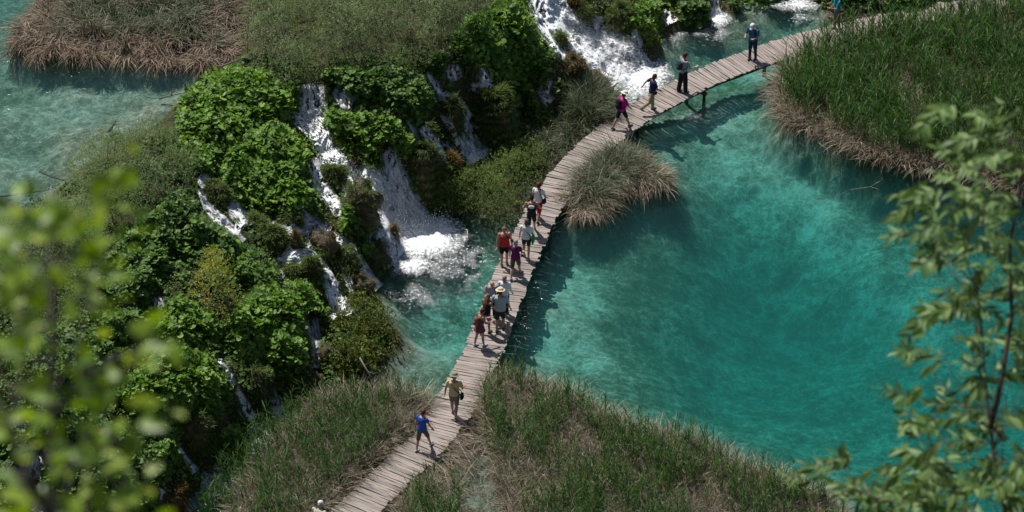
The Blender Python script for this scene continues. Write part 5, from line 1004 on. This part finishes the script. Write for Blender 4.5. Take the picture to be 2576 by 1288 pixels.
def strip_leaf(w, bend):
    t = np.linspace(0, 1, 6); ww = w * np.sin(np.pi * t ** .8) + .01; V = []
    for i, q in enumerate(t): x = q; z = -bend * q * q; V += [(x, -ww[i], z + .25 * ww[i]), (x, 0, z), (x, ww[i], z + .25 * ww[i])]
    F = []
    for i in range(5): F += [[3 * i, 3 * i + 1, 3 * i + 4, 3 * i + 3], [3 * i + 1, 3 * i + 2, 3 * i + 5, 3 * i + 4]]
    return V, F
SL = [strip_leaf(.27, .15), strip_leaf(.30, .3), strip_leaf(.15, .2), strip_leaf(.17, .4)]
def leafset(g, base, ax, size, ti):
    n = len(base); ax = unit(ax); N = np.cross(ax, rng.normal(size=(n, 3)) * .6 + np.array([[1, 0, 0]])); N = unit(N + [[0, -.3, .9]]); N = unit(N - ax * np.sum(N * ax, 1)[:, None]); Y = np.cross(N, ax); V, F = inst(*SL[ti], base, np.stack([ax, Y, N], 2), size); g.add(V, F)
def near_tree(name, label, trunk, Z, spots, leaf_m, leafsize, per, ti, compound, dz, r0, root_pt):
    root = tag(empty(name, root_pt), label, 'tree'); L = -Vector(root_pt); gt = Geo(); nodes = []
    for st in trunk:
        P = [root_pt if p is None else atd(p[0], p[1], Z + (p[2] if len(p) > 2 else 0)) for p in st]; rr = np.linspace(r0, r0 * .3, len(P)); tube(gt, P, rr, 7); nodes += [(p, r) for p, r in zip(P[1:], rr[1:])]
        for a, b in zip(P[1:-1], P[2:]): nodes += [((a + b) / 2, rr[-1])]
    o = gt.build('trunk', M['bark'], root, True); o.location = L
    gb = Geo(); gc = Geo()
    for (u, v, d) in spots:
        tip = atd(u, v, Z + rng.uniform(-dz, dz)); best = min(nodes, key=lambda q: np.linalg.norm(q[0] - tip) + max(0, (q[0][2] - tip[2])) * .7)[0]; mid = best * .5 + tip * .5 + np.array([0, 0, -.06 * np.linalg.norm(tip - best)]); tube(gb, [best, mid, tip], [r0 * .28, r0 * .2, r0 * .10], 5)
        dr = unit(np.array([d, rng.normal() * .4, rng.uniform(-.3, .5)]) + (tip - best) * .6 / (np.linalg.norm(tip - best) + 1e-6))
        if compound:
            for rep in range(per):
                dd = unit(dr + rng.normal(size=3) * .55); b = tip + rng.normal(size=3) * leafsize * .9; Lr = leafsize * rng.uniform(1.5, 2.2); e = b + dd * Lr + np.array([0, 0, -Lr * .2]); tube(gb, [b, (b + e) / 2 + [0, 0, Lr * .06], e], [.004 * leafsize / .12, .003 * leafsize / .12, .002 * leafsize / .12], 4)
                sd = unit(np.cross(dd, [0, 0, 1])); bs = []; ax = []
                for i in range(4):
                    for s_ in (-1, 1): bs.append(b + (e - b) * (.25 + .2 * i)); ax.append(dd * .7 + sd * s_ * .9 + np.array([0, 0, -.25 + rng.normal() * .2]))
                bs.append(e); ax.append(dd + [0, 0, -.2]); leafset(gc, np.array(bs), np.array(ax), leafsize * rng.uniform(.75, 1.15, len(bs)), ti + rng.integers(0, 2))
        else:
            k = per; bs = tip + rng.normal(size=(k, 3)) * leafsize * .8; ax = dr + rng.normal(size=(k, 3)) * .7; leafset(gc, bs, ax, leafsize * rng.uniform(.7, 1.25, k), ti + rng.integers(0, 2))
    o = gb.build('branch', M['bark'], root, True); o.location = L; o = gc.build('crown', M[leaf_m], root, True); o.location = L
LS = [(255,490,1),(215,505,1),(120,535,0),(60,565,-1),(150,575,1),(95,600,-1),(60,640,-1),(180,600,1),(235,625,1),(290,600,1),(245,690,1),(300,700,1),(120,670,0),(40,690,-1),(20,600,-1),(160,650,1),(30,770,-1),(60,800,-1),(10,850,-1),(100,830,0),(50,900,-1),(20,960,-1),(120,900,0),(150,960,1),(60,1010,-1),(20,1060,-1),(110,1050,0),(170,1100,1),(220,1130,1),(70,1120,-1),(140,1160,1),(30,1180,-1),(230,1060,1),(300,1110,1),(330,1090,1),(260,1170,1),(90,1230,0),(170,1240,1),(30,1270,-1),(250,1260,1),(330,1250,1),(200,900,1),(300,880,1),(350,870,1),(120,760,0),(70,720,-1),(200,760,1),(150,1290,0),(60,1310,0)]
near_tree('leafy_tree', 'blurred yellow green leaves of a near tree at the left edge', [[None, (135,1600), (132,1300), (128,1000), (132,800), (122,640), (118,560)], [(130,1050), (200,960), (290,900), (345,880)], [(131,1300), (60,1180), (20,1080), (-20, 980)], [(131,1200), (220,1150), (310,1100)]], 5.6, LS, 'near_leaf', .043, 6, 0, False, .5, .009, atd(135, 1650, 5.6) * [1, 1, 0] + [0, 0, 63.0])
RS = [(2310,505,-1),(2360,520,-1),(2420,490,-1),(2340,570,-1),(2400,600,-1),(2460,560,-1),(2520,480,-1),(2565,300,-1),(2470,375,-1),(2460,410,-1),(2550,400,-1),(2390,625,-1),(2450,640,-1),(2540,620,1),(2370,730,-1),(2480,700,-1),(2540,740,1),(2360,765,-1),(2430,780,-1),(2310,890,-1),(2370,880,-1),(2460,850,-1),(2550,880,1),(2320,1010,-1),(2360,1040,-1),(2440,1030,-1),(2330,1100,-1),(2380,1150,-1),(2450,1130,-1),(2550,1100,1),(2130,1175,-1),(2170,1215,-1),(2220,1220,-1),(2280,1195,-1),(2250,1265,-1),(2330,1225,-1),(2400,1200,-1),(2480,1200,-1),(2560,1200,1),(2180,1285,-1),(2310,1290,-1),(2420,1280,-1),(2520,1280,1),(2570,980,1),(2560,680,1),(2575,560,1)] + [(2400 + 190 * ((i * .618) % 1), 300 + i * 55, 1 if i % 2 else -1) for i in range(17)] + [(2230 + 350 * ((i * .618) % 1), 1170 + 120 * ((i * .37) % 1), -1) for i in range(11)]
near_tree('ash_tree', 'slender ash tree with drooping leaflets at the right edge, slightly blurred', [[None, (2620,1600), (2540,1350), (2500,1130), (2492,1080), (2478,960), (2472,850), (2455,720)], [(2492,1080), (2520,950), (2545,800), (2540,620), (2575,420), (2590,280)], [(2540,1350), (2440,1290), (2330,1270), (2220,1260), (2150,1230)]], 16.0, RS, 'ash_leaf', .08, 3, 2, True, 1.0, .015, atd(2620, 1650, 16.0) * [1, 1, 0] + [0, 0, 53.5])
